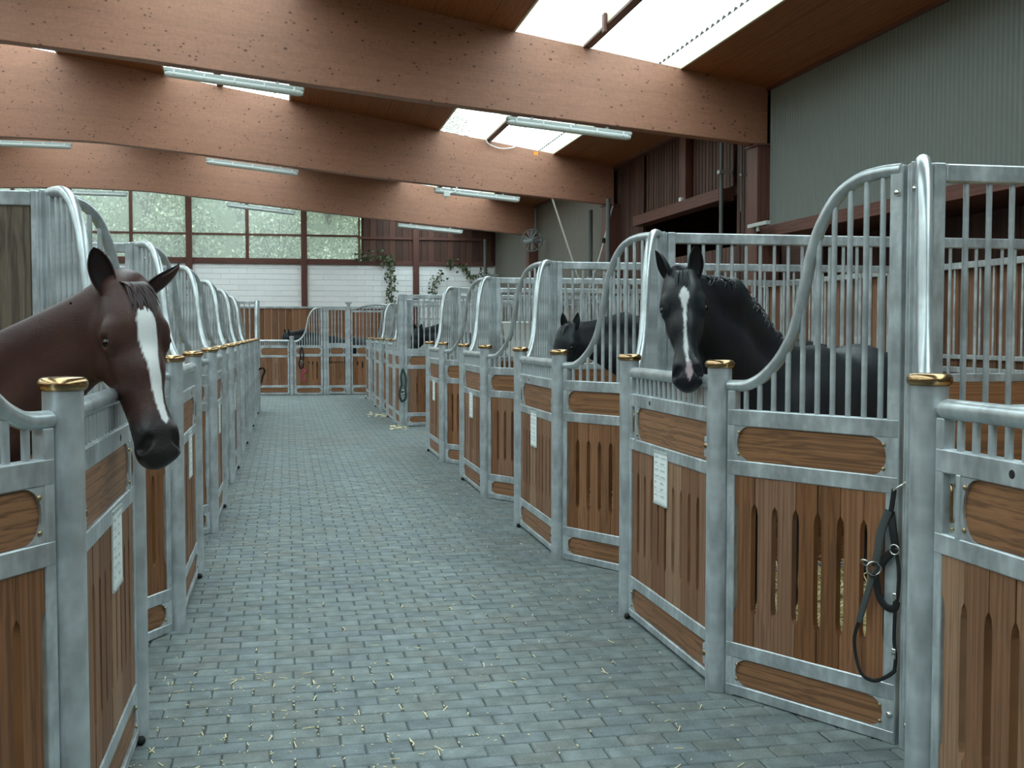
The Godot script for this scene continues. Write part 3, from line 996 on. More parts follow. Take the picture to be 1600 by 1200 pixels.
func column(at: Vector3, turn: float, label: String, fine: bool) -> Node3D:
	var o := thing("stall_column", label, "column", at, "tall stall columns")
	var b := Basis(Vector3.UP, turn)
	part(o, "shaft", cbox(Vector3(0.07, 2.238, 0.07), 0.004), M.galv, Vector3(0, 1.119, 0), b)
	part(o, "side_channel", cbox(Vector3(0.03, 2.232, 0.09), 0.004), M.galv, Vector3(0, 1.116, 0), b)
	part(o, "side_channel", cbox(Vector3(0.03, 2.232, 0.09), 0.004), M.galv, Vector3(0, 1.116, 0), b * Basis(Vector3.UP, PI / 2))
	return o

func partition(a: Vector3, b: Vector3, label: String, style: String, sd: int) -> Node3D:
	var o := thing("stall_partition", label, "partition", a, "partitions between stalls")
	o.basis = basis_along(a, b)
	var L := a.distance_to(b)
	bx(o, "stile", Vector3(0.045, 0, -0.02), Vector3(0.095, 2.235, 0.02), M.galv)
	bx(o, "stile", Vector3(L - 0.06, 0, -0.02), Vector3(L - 0.01, 2.235, 0.02), M.galv)
	bx(o, "top_rail", Vector3(0.095, 2.165, -0.025), Vector3(L - 0.06, 2.232, 0.025), M.galv, 0.005)
	bx(o, "rail", Vector3(0.095, 1.262, -0.022), Vector3(L - 0.06, 1.32, 0.022), M.galv, 0.004)
	bx(o, "rail", Vector3(0.095, 0.02, -0.022), Vector3(L - 0.06, 0.07, 0.022), M.galv, 0.004)
	if style == "boards":       # upper part filled with weathered planks
		var n := int((L - 0.16) / 0.21)
		for i in n:
			var xw := (L - 0.175) / n
			part(o, "plank", cbox(Vector3(xw - 0.012, 0.86 + (i % 3) * 0.006, 0.03), 0.004, Vector2((i * 3 % 7) * 0.1, i * 0.37)), M.board_grey[i % 2], Vector3(0.118 + (i + 0.5) * xw, 1.745, rng.randf_range(-0.003, 0.003)))
	elif style == "slats":
		for y in [[1.193, 1.264], [0.976, 1.043], [0.172, 0.238]]:
			bx(o, "rail", Vector3(0.095, y[0], -0.024), Vector3(L - 0.06, y[1], 0.024), M.galv, 0.004)
	if style != "boards":
		var n := int((L - 0.16) / 0.098)
		for i in n:
			part(o, "bar", rod(0.86, 0.0115, 7), M.galv, Vector3(lerpf(0.095, L - 0.06, (i + 1.0) / (n + 1.0)), 1.315, 0))
	if style == "slats":
		var m := maxi(1, int((L - 0.2) / 1.0))
		for i in m:
			var p0 := lerpf(0.095, L - 0.06, float(i) / m)
			var p1 := lerpf(0.095, L - 0.06, (i + 1.0) / m)
			if i > 0:
				bx(o, "stile", Vector3(p0 - 0.02, 0.05, -0.023), Vector3(p0 + 0.02, 2.17, 0.023), M.galv)
			plaque(o, p0 + 0.02, p1 - 0.02, 1.043, 1.193, sd + i, true, true, false)
			slats(o, p0 + 0.02, p1 - 0.02, 7, 0.238, 0.976, M.slat, sd + i)
			plaque(o, p0 + 0.02, p1 - 0.02, 0.07, 0.172, sd + i, true, true, false)
	else:
		var rows := 7
		for i in rows:
			var h := (1.262 - 0.07) / rows
			part(o, "plank", cbox(Vector3(L - 0.155, h - 0.006, 0.036), 0.004, Vector2(i * 0.13, i * 0.7 + sd * 0.2)), M.slat[(i + sd) % 3], Vector3((0.095 + L - 0.06) * 0.5, 0.07 + (i + 0.5) * h, 0))
	return o

func build_rows() -> void:
	# right row: posts D (latch side) and B (hinge side), columns C between them set back by VEE
	var np := 0
	for k in range(0, 5):
		var zD := -3.04 - PITCH * k
		var zB := -4.70 - PITCH * k
		var zC := -3.87 - PITCH * k
		var fine := k < 3
		var D := Vector3(XR, 0, zD)
		var B := Vector3(XR, 0, zB)
		var C := Vector3(XR + VEE, 0, zC)
		round_post(D, "%s brass-capped round post from the camera along the right row" % ORD[np])
		np += 1
		column(C, atan2(VEE, -0.83), "%s tall square steel column from the camera in the right row" % ORD[k], fine)
		front_panel(C, D, false, "%s fixed panel of the right row seen edge-on, slanting toward the camera" % ORD[k], k * 2 + 1, fine)
		partition(C, Vector3(BACK, 0, zC), "%s barred partition from the camera on the right side of the aisle" % ORD[k], "bars", k)
		if k < 4:
			round_post(B, "%s brass-capped round post from the camera along the right row" % ORD[np])
			np += 1
			front_panel(B, C, true, "%s broad fixed panel with curved top rail in the right row" % ORD[k], k * 2, fine)
			gate(Vector3(XR, 0, zB - 1.34), B, true, "%s complete slatted gate from the camera in the right row" % ORD[k], k * 3 + 1, fine)
	gate(Vector3(XR, 0, -3.04), Vector3(XR, 0, -1.70), true, "nearest slatted gate cut off by the right edge of the picture", 2, true)
	round_post(Vector3(XR, 0, -1.70), "brass-capped hinge post of the nearest right gate, just outside the picture")
	# second block of the right row, beyond the cross aisle
	partition(Vector3(XR + 0.02, 0, -19.0), Vector3(BACK, 0, -19.0), "slatted end partition facing the camera beyond the cross aisle on the right", "slats", 3)
	column(Vector3(XR + 0.02, 0, -19.0), 0.0, "tall corner column where the far right block of stalls begins", false)
	front_panel(Vector3(XR, 0, -19.85), Vector3(XR + 0.02, 0, -19.0), true, "short fixed panel at the start of the far right block", 4, false)
	for k in 3:
		var zB := -19.9 - PITCH * k
		round_post(Vector3(XR, 0, zB), "%s hinge post of the far right block beyond the cross aisle" % ORD[k])
		gate(Vector3(XR, 0, zB - 1.34), Vector3(XR, 0, zB), true, "%s slatted gate of the far right block beyond the cross aisle" % ORD[k], k + 2, false)
		if k < 2:
			var zD := zB - 1.34
			var zC := zD - 0.83
			round_post(Vector3(XR, 0, zD), "%s latch post of the far right block beyond the cross aisle" % ORD[k])
			var C := Vector3(XR + VEE, 0, zC)
			column(C, atan2(VEE, -0.83), "%s recessed tall column of the far right block" % ORD[k], false)
			front_panel(C, Vector3(XR, 0, zD), false, "%s edge-on fixed panel of the far right block" % ORD[k], k, false)
			front_panel(Vector3(XR, 0, zB - PITCH), C, true, "%s broad fixed panel of the far right block" % ORD[k], k + 1, false)
			partition(C, Vector3(BACK, 0, zC), "%s barred partition of the far right block" % ORD[k], "bars", k)
	# left row
	np = 0
	for k in range(0, 7):
		var zB := -3.24 - PITCH * k
		var zD := zB - 1.33
		var zC := zD - 0.835
		var fine := k < 2
		var B := Vector3(XL, 0, zB)
		var D := Vector3(XL, 0, zD)
		round_post(B, "%s brass-capped round post from the camera along the left row" % ORD[np])
		np += 1
		round_post(D, "%s brass-capped round post from the camera along the left row" % ORD[np])
		np += 1
		gate(B, D, false, "%s slatted gate from the camera in the left row" % ORD[k], k * 2 + 1, fine)
		if k == 0:
			front_panel(Vector3(XL - VEE, 0, zB + 0.835), B, false, "nearest fixed panel of the left row, cut off by the left picture edge", 3, true)
			column(Vector3(XL - VEE, 0, zB + 0.835), atan2(-VEE, -0.83), "nearest tall column of the left row, just outside the picture", true)
		if k < 6:
			var C := Vector3(XL - VEE, 0, zC)
			column(C, atan2(-VEE, -0.83), "%s tall square steel column from the camera in the left row" % ORD[k], fine)
			front_panel(D, C, true, "%s bright curved panel of the left row rising away from its gate" % ORD[k], k * 2, fine)
			front_panel(C, Vector3(XL, 0, zB - PITCH), false, "%s darker curved panel of the left row, behind the bright one" % ORD[k], k * 2 + 1, fine)
			partition(Vector3(-4.9, 0, zC), C, "weathered plank partition behind the brown horse on the left" if k == 0 else "%s barred partition from the camera on the left side of the aisle" % ORD[k], "boards" if k == 0 else "bars", k)
		else:
			front_panel(D, Vector3(XL + 0.02, 0, zD - 0.78), true, "short last panel at the far end of the left row", 2, false)
			column(Vector3(XL + 0.02, 0, zD - 0.78), 0.0, "tall corner column ending the left row", false)
			partition(Vector3(-4.9, 0, zD - 0.78), Vector3(XL + 0.02, 0, zD - 0.78), "barred end partition closing the left row", "bars", 2)

func build_far_fronts() -> void:
	var z := -29.2
	gate(Vector3(-0.85, 0, z), Vector3(0.12, 0, z), true, "slatted gate facing down the aisle at its far end", 1, false)
	var o := thing("far_post", "round grey post in the middle of the far end front", "post", Vector3(0.12, 0, z))
	part(o, "shaft", lathe([Vector2(0.054, 0), Vector2(0.054, 1.46), Vector2(0, 1.46)], 16), M.galv)
	part(o, "cap", lathe([Vector2(0, 1.50), Vector2(0.06, 1.495), Vector2(0.064, 1.475), Vector2(0.06, 1.458), Vector2(0, 1.456)], 16), M.galv)
	front_panel(Vector3(0.12, 0, z), Vector3(0.96, 0, z), true, "curved panel facing down the aisle at its far end", 3, false)
	column(Vector3(0.96, 0, z), 0, "tall column beside the curved panel at the far end", false)
	partition(Vector3(0.96, 0, z), Vector3(1.53, 0, z), "narrow straight barred panel at the far end of the aisle", "slats", 2)
	o = thing("far_post", "tallest post with flat cap at the far end", "post", Vector3(1.56, 0, z))
	part(o, "shaft", cbox(Vector3(0.09, 2.33, 0.09), 0.006), M.galv, Vector3(0, 1.165, 0))
	part(o, "cap", cbox(Vector3(0.16, 0.04, 0.16), 0.006), M.galv, Vector3(0, 2.35, 0))
	o = thing("arched_panel", "panel with low arched top rail at the far end", "stall panel", Vector3(1.6, 0, z))
	var L := 1.5
	bx(o, "stile", Vector3(0.02, 0, -0.02), Vector3(0.06, 2.2, 0.02), M.galv)
	bx(o, "stile", Vector3(L - 0.06, 0, -0.02), Vector3(L - 0.02, 2.2, 0.02), M.galv)
	for y in [[1.193, 1.264], [0.976, 1.043], [0.172, 0.238], [0.004, 0.052]]:
		bx(o, "rail", Vector3(0.05, y[0], -0.022), Vector3(L - 0.05, y[1], 0.022), M.galv, 0.004)
	var path := []
	for i in 17:
		var t := i / 16.0
		path.append(Vector3(lerpf(0.03, L - 0.03, t), 2.17 + 0.14 * sin(PI * t), 0))
	part(o, "arched_rail", tube(path, 0.025, 8), M.tube)
	bx(o, "top_rail", Vector3(0.05, 2.11, -0.02), Vector3(L - 0.05, 2.16, 0.02), M.galv)
	for i in 14:
		var t := (i + 1) / 15.0
		part(o, "bar", rod(snappedf(0.92 + 0.14 * sin(PI * t), 0.01), 0.0115, 6), M.galv, Vector3(lerpf(0.05, L - 0.05, t), 1.26, 0))
	plaque(o, 0.16, L - 0.06, 1.043, 1.193, 1, true, true, false)
	slats(o, 0.06, L - 0.06, 11, 0.238, 0.976, M.slat, 2)
	plaque(o, 0.06, L - 0.06, 0.052, 0.172, 1, true, true, false)
	# plank rear wall of the far stall
	o = thing("plank_wall", "brown upright plank wall with grey capping behind the far gate", "wall panel", Vector3(-2.0, 0, -33.0))
	for i in 27:
		part(o, "plank", cbox(Vector3(0.192, 2.28, 0.035), 0.004, Vector2(i * 0.11, i * 0.43)), M.slat[(i * 5 + i / 3) % 3], Vector3(0.1 + i * 0.197, 1.14, 0))
	bx(o, "capping", Vector3(0, 2.28, -0.04), Vector3(5.3, 2.34, 0.04), M.galv)

# ------------------------------------------------------------------ inside the stalls
func build_stall_insides() -> void:
	# rear lining of the right stalls
	var segs := [[0.2, -15.87, "near right block"], [-19.0, -28.9, "far right block"]]
	for s in segs:
		var o := thing("stall_lining", "upright plank and bar lining along the rear of the %s" % s[2], "wall panel", Vector3(BACK, 0, 0), "rear stall linings")
		var z0: float = s[0]
		var z1: float = s[1]
		bx(o, "top_rail", Vector3(-0.045, 2.19, z1), Vector3(0.0, 2.25, z0), M.galv)
		bx(o, "rail", Vector3(-0.04, 1.22, z1), Vector3(0.0, 1.275, z0), M.galv)
		bx(o, "rail", Vector3(-0.04, 1.35, z1), Vector3(0.0, 1.39, z0), M.galv)
		var n := int((z0 - z1) / 0.145)
		for i in n:
			var zc := z0 - (i + 0.5) * (z0 - z1) / n
			part(o, "plank", cbox(Vector3(0.03, 2.2, 0.135), 0.003, Vector2((i * 3 % 5) * 0.13, i * 0.61)), M.board[(i * 7 + i / 2) % 3], Vector3(0.03, 1.1, zc))
		var nb := int((z0 - z1 - 3.0) / 0.2) if z0 > -1 else 30
		for i in nb:
			part(o, "bar", rod(0.82, 0.0115, 6), M.galv, Vector3(-0.02, 1.38, (z0 - 3.0 if z0 > -1 else z0) - i * 0.2))
	var l := thing("stall_lining", "upright plank lining along the rear of the left stalls", "wall panel", Vector3(-4.95, 0, 0), "rear stall linings")
	for i in 160:
		part(l, "plank", cbox(Vector3(0.03, 2.2, 0.14), 0.003, Vector2((i * 3 % 5) * 0.13, 0.1)), M.board[(i * 7 + i / 2) % 3], Vector3(-0.03, 1.1, -1.0 - i * 0.145))
	bx(l, "top_rail", Vector3(-0.02, 2.19, -24.2), Vector3(0.025, 2.25, -1.0), M.galv)
	# bedding: an uneven layer of straw with loose stalks, stall by stall
	var beds := []
	for k in 5:
		beds.append([2.42, BACK - 0.1, -0.95 - PITCH * k, -3.79 - PITCH * k, "%s right stall from the camera" % ORD[k]])
	for k in 7:
		beds.append([-4.85, -1.12, -2.45 - PITCH * k, -5.33 - PITCH * k, "%s left stall from the camera" % ORD[k]])
	beds.append([2.42, BACK - 0.1, -19.1, -22.0, "first stall of the far right block"])
	beds.append([2.42, BACK - 0.1, -22.2, -25.0, "second stall of the far right block"])
	var hn := noise(0.9, 3, 77)
	for s in beds:
		var o := thing("straw_bedding", "yellow straw bedding in the %s" % s[4], "straw", Vector3((s[0] + s[1]) * 0.5, 0, (s[2] + s[3]) * 0.5), "straw beds in the stalls")
		o.set_meta("kind", "stuff")
		var st := begin()
		var nx := 24
		var nz := 22
		var hgt := func(x: float, z: float) -> float: return 0.06 + 0.09 * (hn.get_noise_2d(x * 1.3, z * 1.3) + 0.25 * hn.get_noise_2d(x * 9.0, z * 9.0))
		for i in nx:
			for j in nz:
				var xa: float = lerpf(s[0], s[1], float(i) / nx)
				var xb: float = lerpf(s[0], s[1], float(i + 1) / nx)
				var za: float = lerpf(s[2], s[3], float(j) / nz)
				var zb: float = lerpf(s[2], s[3], float(j + 1) / nz)
				var a := Vector3(xa, hgt.call(xa, za), za)
				var b := Vector3(xb, hgt.call(xb, za), za)
				var c := Vector3(xb, hgt.call(xb, zb), zb)
				var d := Vector3(xa, hgt.call(xa, zb), zb)
				var nn := (c - a).cross(b - d).normalized()
				if nn.y < 0:
					nn = -nn
				quad(st, a, b, c, d, nn)
		var mo := part(o, "layer", st.commit(), M.straw_bed, -o.position)
		mo.set_meta("kind", "stuff")
		if s[0] > 0 and s[2] > -7.5:
			var st2 := begin()
			for i in 700:
				var x := rng.randf_range(s[0], s[0] + 1.6)
				var z := rng.randf_range(s[2] - 0.15, s[3] + 0.15)
				var b := Basis.from_euler(Vector3(rng.randf_range(-0.7, 0.7), rng.randf_range(0, TAU), 0))
				add_cbox(st2, Transform3D(b, Vector3(x, hgt.call(x, z) + 0.12 * pow(rng.randf(), 2.0), z)), Vector3(0.006, 0.004, rng.randf_range(0.12, 0.3)), 0.0)
			var so := part(o, "loose_stalks", st2.commit(), M.straw, -o.position)
			so.set_meta("kind", "stuff")
	# manger in the second stall on the right, white tub in the third
	var t := thing("manger", "timber manger with steel rim below the second black horse", "manger", Vector3(2.62, 0, -7.05))
	for q in [[Vector3(0, 0.75, 0), Vector3(0.62, 1.28, 0.03)], [Vector3(0, 0.75, -0.42), Vector3(0.62, 1.28, -0.39)]]:
		bx(t, "side_board", q[0], q[1], M.plaque[0], 0.004)
	for q in [[Vector3(0, 0.75, -0.39), Vector3(0.03, 1.28, 0)], [Vector3(0.59, 0.75, -0.39), Vector3(0.62, 1.28, 0)]]:
		bx(t, "end_board", q[0], q[1], M.plaque[1], 0.004)
	bx(t, "bottom_board", Vector3(0.03, 0.75, -0.39), Vector3(0.59, 0.78, 0), M.plaque[1], 0.003)
	for q in [[Vector3(-0.02, 1.28, 0.0), Vector3(0.64, 1.33, 0.045)], [Vector3(-0.02, 1.28, -0.435), Vector3(0.64, 1.33, -0.39)]]:
		bx(t, "rim", q[0], q[1], M.galv, 0.004)
	for q in [0.06, 0.56]:
		bx(t, "leg", Vector3(q - 0.03, 0, -0.22), Vector3(q + 0.03, 0.75, -0.16), M.galv)
	part(t, "drinker_bowl", lathe([Vector2(0.0, 0.0), Vector2(0.08, 0.01), Vector2(0.125, 0.05), Vector2(0.135, 0.10), Vector2(0.125, 0.105), Vector2(0.11, 0.06), Vector2(0, 0.02)], 16), M.plastic_grey, Vector3(0.3, 1.30, -0.18))
	t = thing("feed_tub", "white plastic tub hung behind the bars of the third right stall", "tub", Vector3(2.60, 1.33, -12.35))
	part(t, "tub", lathe([Vector2(0, 0), Vector2(0.17, 0.0), Vector2(0.19, 0.03), Vector2(0.23, 0.36), Vector2(0.245, 0.37), Vector2(0.245, 0.39), Vector2(0.22, 0.39), Vector2(0.17, 0.04), Vector2(0, 0.03)], 20), M.plastic_white)
	bx(t, "hanger", Vector3(-0.03, 0.1, -0.50), Vector3(0.03, 0.16, -0.2), M.galv)

# ------------------------------------------------------------------ lamps on the beams (switched off)
func build_lamps() -> void:
	var zb := [-14.2, -21.35, -28.5]
	var bw := ["nearest", "middle", "farthest"]
	var xs := [[-0.59, "left-hand"], [3.59, "right-hand"], [-4.55, "leftmost"]]
	for i in 3:
		for q in xs:
			if i == 0 and q[0] < -2:
				continue
			var x: float = q[0]
			var half := 0.83
			var ya := beam_low(x - half) - 0.075
			var yb := beam_low(x + half) - 0.075
			var o := thing("tube_lamp", "%s unlit tube lamp under the %s roof beam" % [q[1], bw[i]], "lamp", Vector3(x, (ya + yb) * 0.5 - 0.018, zb[i] + 0.03), "tube lamps under the beams")
			o.basis = Basis(Vector3.BACK, atan2(yb - ya, 2 * half))
			bx(o, "housing", Vector3(-half, 0.0, -0.05), Vector3(half, 0.05, 0.05), M.plastic_grey, 0.012)
			part(o, "diffuser", tube([Vector3(-half + 0.01, -0.012, 0), Vector3(-half + 0.06, -0.012, 0), Vector3(half - 0.06, -0.012, 0), Vector3(half - 0.01, -0.012, 0)], [0.034, 0.052, 0.052, 0.034], 14, true, 0.9), M.diffuser)
			for e in 5:
				bx(o, "clip", Vector3(lerpf(-half + 0.12, half - 0.12, e / 4.0) - 0.012, -0.02, 0.046), Vector3(lerpf(-half + 0.12, half - 0.12, e / 4.0) + 0.012, 0.035, 0.058), M.plastic_white, 0.003)
			for e in [-0.5, 0.5]:
				bx(o, "bracket", Vector3(e - 0.02, 0.045, -0.03), Vector3(e + 0.02, 0.085, 0.0), M.galv, 0.002)

# ------------------------------------------------------------------ fittings on the walls
func build_wall_details() -> void:
	var o := thing("vertical_pipe", "grey steel pipe upright at the right edge of the dark opening", "pipe", Vector3(6.22, 2.0, -15.55), "wall pipes")
	part(o, "pipe", rod(2.7, 0.028, 10), M.dull_grey)
	bx(o, "clamp", Vector3(-0.05, 1.9, -0.05), Vector3(0.15, 1.95, 0.05), M.galv)
	o = thing("vertical_pipe", "thin pale conduit on the boards right of the dark opening", "pipe", Vector3(6.3, 3.3, -15.0), "wall pipes")
	part(o, "pipe", rod(1.3, 0.016, 8), M.dull_grey)
	bx(o, "clamp", Vector3(-0.02, 0.5, -0.02), Vector3(0.08, 0.53, 0.02), M.galv)
	o = thing("vertical_pipe", "pale downpipe beside the post of the middle roof beam", "pipe", Vector3(6.05, 1.2, -20.85), "wall pipes")
	part(o, "pipe", rod(2.95, 0.045, 10), M.dull_grey)
	bx(o, "clamp", Vector3(-0.05, 1.5, -0.05), Vector3(0.24, 1.54, 0.05), M.galv)
	o = thing("vertical_pipe", "slim grey pipe left of the middle beam post", "pipe", Vector3(6.12, 1.2, -22.4), "wall pipes")
	part(o, "pipe", rod(2.9, 0.05, 10), M.dull_grey)
	bx(o, "clamp", Vector3(-0.05, 1.5, -0.05), Vector3(0.2, 1.54, 0.05), M.galv)
	o = thing("vertical_pipe", "pale pipe at the far corner of the hall", "pipe", Vector3(5.9, 1.8, -33.6), "wall pipes")
	part(o, "pipe", rod(2.6, 0.05, 10), M.dull_grey)
	bx(o, "clamp", Vector3(-0.05, 1.5, -0.08), Vector3(0.4, 1.55, 0.05), M.galv)
	o = thing("shelf_bracket", "small pale bracket fixed on the nearest beam's wall post", "bracket", Vector3(6.05, 2.98, -13.9))
	bx(o, "plate", Vector3(-0.02, 0.0, -0.25), Vector3(0.04, 0.05, 0.35), M.plastic_grey)
	bx(o, "web", Vector3(0.0, -0.06, 0.0), Vector3(0.03, 0.0, 0.05), M.galv)
	o = thing("door_runner", "upright brown timber guide on the boarded wall above the lintel", "timber", Vector3(6.3, 3.7, -17.3))
	bx(o, "guide", Vector3(-0.04, 0, -0.12), Vector3(0.08, 1.15, 0.12), M.redbrown, 0.006)
	bx(o, "fitting", Vector3(-0.09, -0.02, -0.05), Vector3(-0.04, 0.06, 0.05), M.plastic_white)
	# fan
	o = thing("wall_fan", "round grey wall fan near the post of the farthest beam", "fan", Vector3(5.95, 3.86, -27.2))
	var ring := []
	for i in 25:
		ring.append(Vector3(0, sin(TAU * i / 24.0) * 0.27, cos(TAU * i / 24.0) * 0.27))
	var fb := Basis(Vector3.UP, 0.95)
	part(o, "hoop", tube(ring, 0.018, 8, false), M.dull_grey, Vector3.ZERO, fb)
	for i in 12:
		var a := TAU * i / 12.0
		part(o, "guard_wire", tube([Vector3(-0.06, 0, 0), Vector3(-0.05, sin(a) * 0.15, cos(a) * 0.15), Vector3(0, sin(a) * 0.27, cos(a) * 0.27)], 0.004, 5), M.galv, Vector3.ZERO, fb)
	for i in 4:
		part(o, "blade", cbox(Vector3(0.01, 0.2, 0.13), 0.003), M.dull_grey, fb * (Basis(Vector3.RIGHT, TAU * i / 4.0) * Vector3(0, 0.13, 0)), fb * Basis(Vector3.RIGHT, TAU * i / 4.0) * Basis(Vector3.UP, 0.5))
	part(o, "hub", lathe([Vector2(0, 0.05), Vector2(0.05, 0.04), Vector2(0.06, -0.1), Vector2(0, -0.1)], 12), M.lathing, Vector3.ZERO, fb * Basis(Vector3.BACK, PI / 2))
	bx(o, "arm", Vector3(0.05, -0.03, -0.03), Vector3(0.36, 0.03, 0.03), M.galv)
	# ropes from the middle beam
	o = thing("rope", "left one of two pale ropes slanting down from the middle beam", "rope", Vector3(5.05, 4.2, -21.3), "slanting ropes")
	part(o, "cord", tube([Vector3(0, 0, 0), Vector3(0.33, -0.95, 0.0), Vector3(0.66, -1.9, 0)], 0.018, 6), M.rope)
	o = thing("rope", "right one of two pale ropes slanting down from the middle beam", "rope", Vector3(6.3, 4.1, -21.2), "slanting ropes")
	part(o, "cord", tube([Vector3(-0.05, 0, 0.02), Vector3(-0.28, -0.9, 0.02), Vector3(-0.56, -1.8, 0.02)], 0.018, 6), M.rope)
	part(o, "knot", lathe([Vector2(0, 0.06), Vector2(0.035, 0.04), Vector2(0.035, -0.04), Vector2(0, -0.06)], 8), M.lathing, Vector3(-0.24, -0.72, 0.02))
	o = thing("cable_loop", "white cable drooping from the skylight over the middle beam", "cable", Vector3(3.75, 5.22, -21.2))
	part(o, "cable", tube(smooth_path([Vector3(0, 0.02, 0), Vector3(0.05, -0.06, 0.02), Vector3(0.25, -0.13, 0.03), Vector3(0.45, -0.12, 0.02), Vector3(0.56, -0.08, 0)], 5), 0.011, 6), M.plastic_white)
	o = thing("sensor", "small white sensor box hanging under the middle beam", "sensor", Vector3(2.98, 4.28, -21.2))
	bx(o, "box", Vector3(-0.06, -0.13, -0.04), Vector3(0.06, -0.02, 0.06), M.plastic_white, 0.01)
	part(o, "arm", tube([Vector3(0.0, -0.06, 0), Vector3(0.17, -0.03, 0), Vector3(0.2, 0.06, 0)], 0.018, 6), M.plastic_white)
	# ivy on the end wall
	ivy("climbing plant hanging down the white end wall left of the brown upright", [Vector3(3.08, 3.75, 0), Vector3(3.12, 3.3, 0.04), Vector3(3.14, 2.8, 0.05), Vector3(3.1, 2.3, 0.05)], 150, 0.15, 3)
	ivy("small climbing plant right of the brown upright on the white wall", [Vector3(4.68, 3.35, 0), Vector3(4.5, 3.2, 0.04), Vector3(4.4, 2.9, 0.05), Vector3(4.5, 2.5, 0.05)], 60, 0.16, 4)
	ivy("climbing plant trailing along the brown rail at the far right corner", [Vector3(4.9, 3.75, 0), Vector3(5.3, 3.6, 0.06), Vector3(5.6, 3.35, 0.06), Vector3(6.0, 3.45, 0.06)], 90, 0.15, 5)
	ivy("dark leafy plant lying on the brown rail beside the last window", [Vector3(2.2, 3.85, 0.06), Vector3(2.6, 3.9, 0.1), Vector3(3.05, 3.8, 0.1)], 90, 0.15, 6)

func ivy(label: String, ctrl: Array, n: int, spread: float, sd: int) -> void:
	var q := RandomNumberGenerator.new()
	q.seed = sd
	var o := thing("ivy", label, "plant", Vector3(0, 0, ENDZ + 0.03), "climbing plants on the end wall")
	var path := smooth_path(ctrl, 5)
	part(o, "stem", tube(path, 0.012, 5), M.bark)
	var st := begin()
	for i in n:
		var c: Vector3 = path[q.randi() % path.size()] + Vector3(q.randfn(0, spread * 0.6), q.randfn(0, spread * 0.6), 0.05 + absf(q.randfn(0, 0.05)))
		var b := Basis.from_euler(Vector3(q.randf_range(-0.7, 0.7), q.randf_range(-0.7, 0.7), q.randf_range(0, TAU))).scaled(Vector3.ONE * q.randf_range(0.04, 0.085))
		st.set_color(Color(0.05, 0.075, 0.035).lerp(Color(0.16, 0.17, 0.07), q.randf() * q.randf()))
		var nn := b.z.normalized()
		var p := [Vector3(0, -0.5, 0), Vector3(0.55, -0.1, 0.1), Vector3(0.35, 0.35, 0), Vector3(0, 0.9, -0.1), Vector3(-0.35, 0.35, 0), Vector3(-0.55, -0.1, 0.1)]
		for k in range(1, 5):
			tri(st, [c + b * p[0], c + b * p[k], c + b * p[k + 1]], [nn, nn, nn], [Vector2.ZERO, Vector2.ZERO, Vector2.ZERO])
	var f := part(o, "leaves", st.commit(), M.leaf)
	f.set_meta("kind", "stuff")

# ------------------------------------------------------------------ horses: one skin per horse, meshed from a field of tapered bones
var ba: PackedVector3Array
var bb: PackedVector3Array
var bl: PackedVector3Array
var bi: PackedFloat32Array
var bra: PackedFloat32Array
var brb: PackedFloat32Array
var bf: PackedFloat32Array
var bk: PackedFloat32Array
var cuts: Array = []

func bone(a: Vector3, b: Vector3, ra: float, rb: float, l: Vector3, f: float, k: float) -> void:
	ba.append(a)
	bb.append(b)
	bl.append(l)
	bra.append(ra)
	brb.append(rb)
	bi.append(1.0 / maxf((b - a).length_squared(), 1e-9))
	bf.append(1.0 / f - 1.0)
	bk.append(k)

func bone_d(i: int, p: Vector3) -> float:
	var a := ba[i]
	var ab := bb[i] - a
	var t := clampf((p - a).dot(ab) / maxf(ab.length_squared(), 1e-9), 0.0, 1.0)
	var q := p - a - ab * t
	var l := bl[i]
	q += l * (q.dot(l) * bf[i])
	return q.length() - lerpf(bra[i], brb[i], t)

func field(p: Vector3, idx: PackedInt32Array, near_cuts: Array) -> float:
	var d := 1e6
	for i in idx:
		var a := ba[i]
		var ab := bb[i] - a
		var t := clampf((p - a).dot(ab) * bi[i], 0.0, 1.0)
		var q := p - a - ab * t
		var l := bl[i]
		q += l * (q.dot(l) * bf[i])
		var e := q.length() - lerpf(bra[i], brb[i], t)
		var k := bk[i]
		var h := k - absf(d - e)
		if h > 0.0:
			d = minf(d, e) - h * h * 0.25 / k
		else:
			d = minf(d, e)
	for c in near_cuts:
		var a: Vector3 = c[0]
		var ab: Vector3 = c[1] - a
		var t := clampf((p - a).dot(ab) / maxf(ab.length_squared(), 1e-9), 0.0, 1.0)
		var e: float = c[2] - (p - a - ab * t).length()
		if e > d - 0.012:
			var k := 0.012
			var h := maxf(k - absf(d - e), 0.0) / k
			d = maxf(d, e) + h * h * k * 0.25
	return d

const CUBE_EDGES := [[0, 1], [2, 3], [4, 5], [6, 7], [0, 2], [1, 3], [4, 6], [5, 7], [0, 4], [1, 5], [2, 6], [3, 7]]

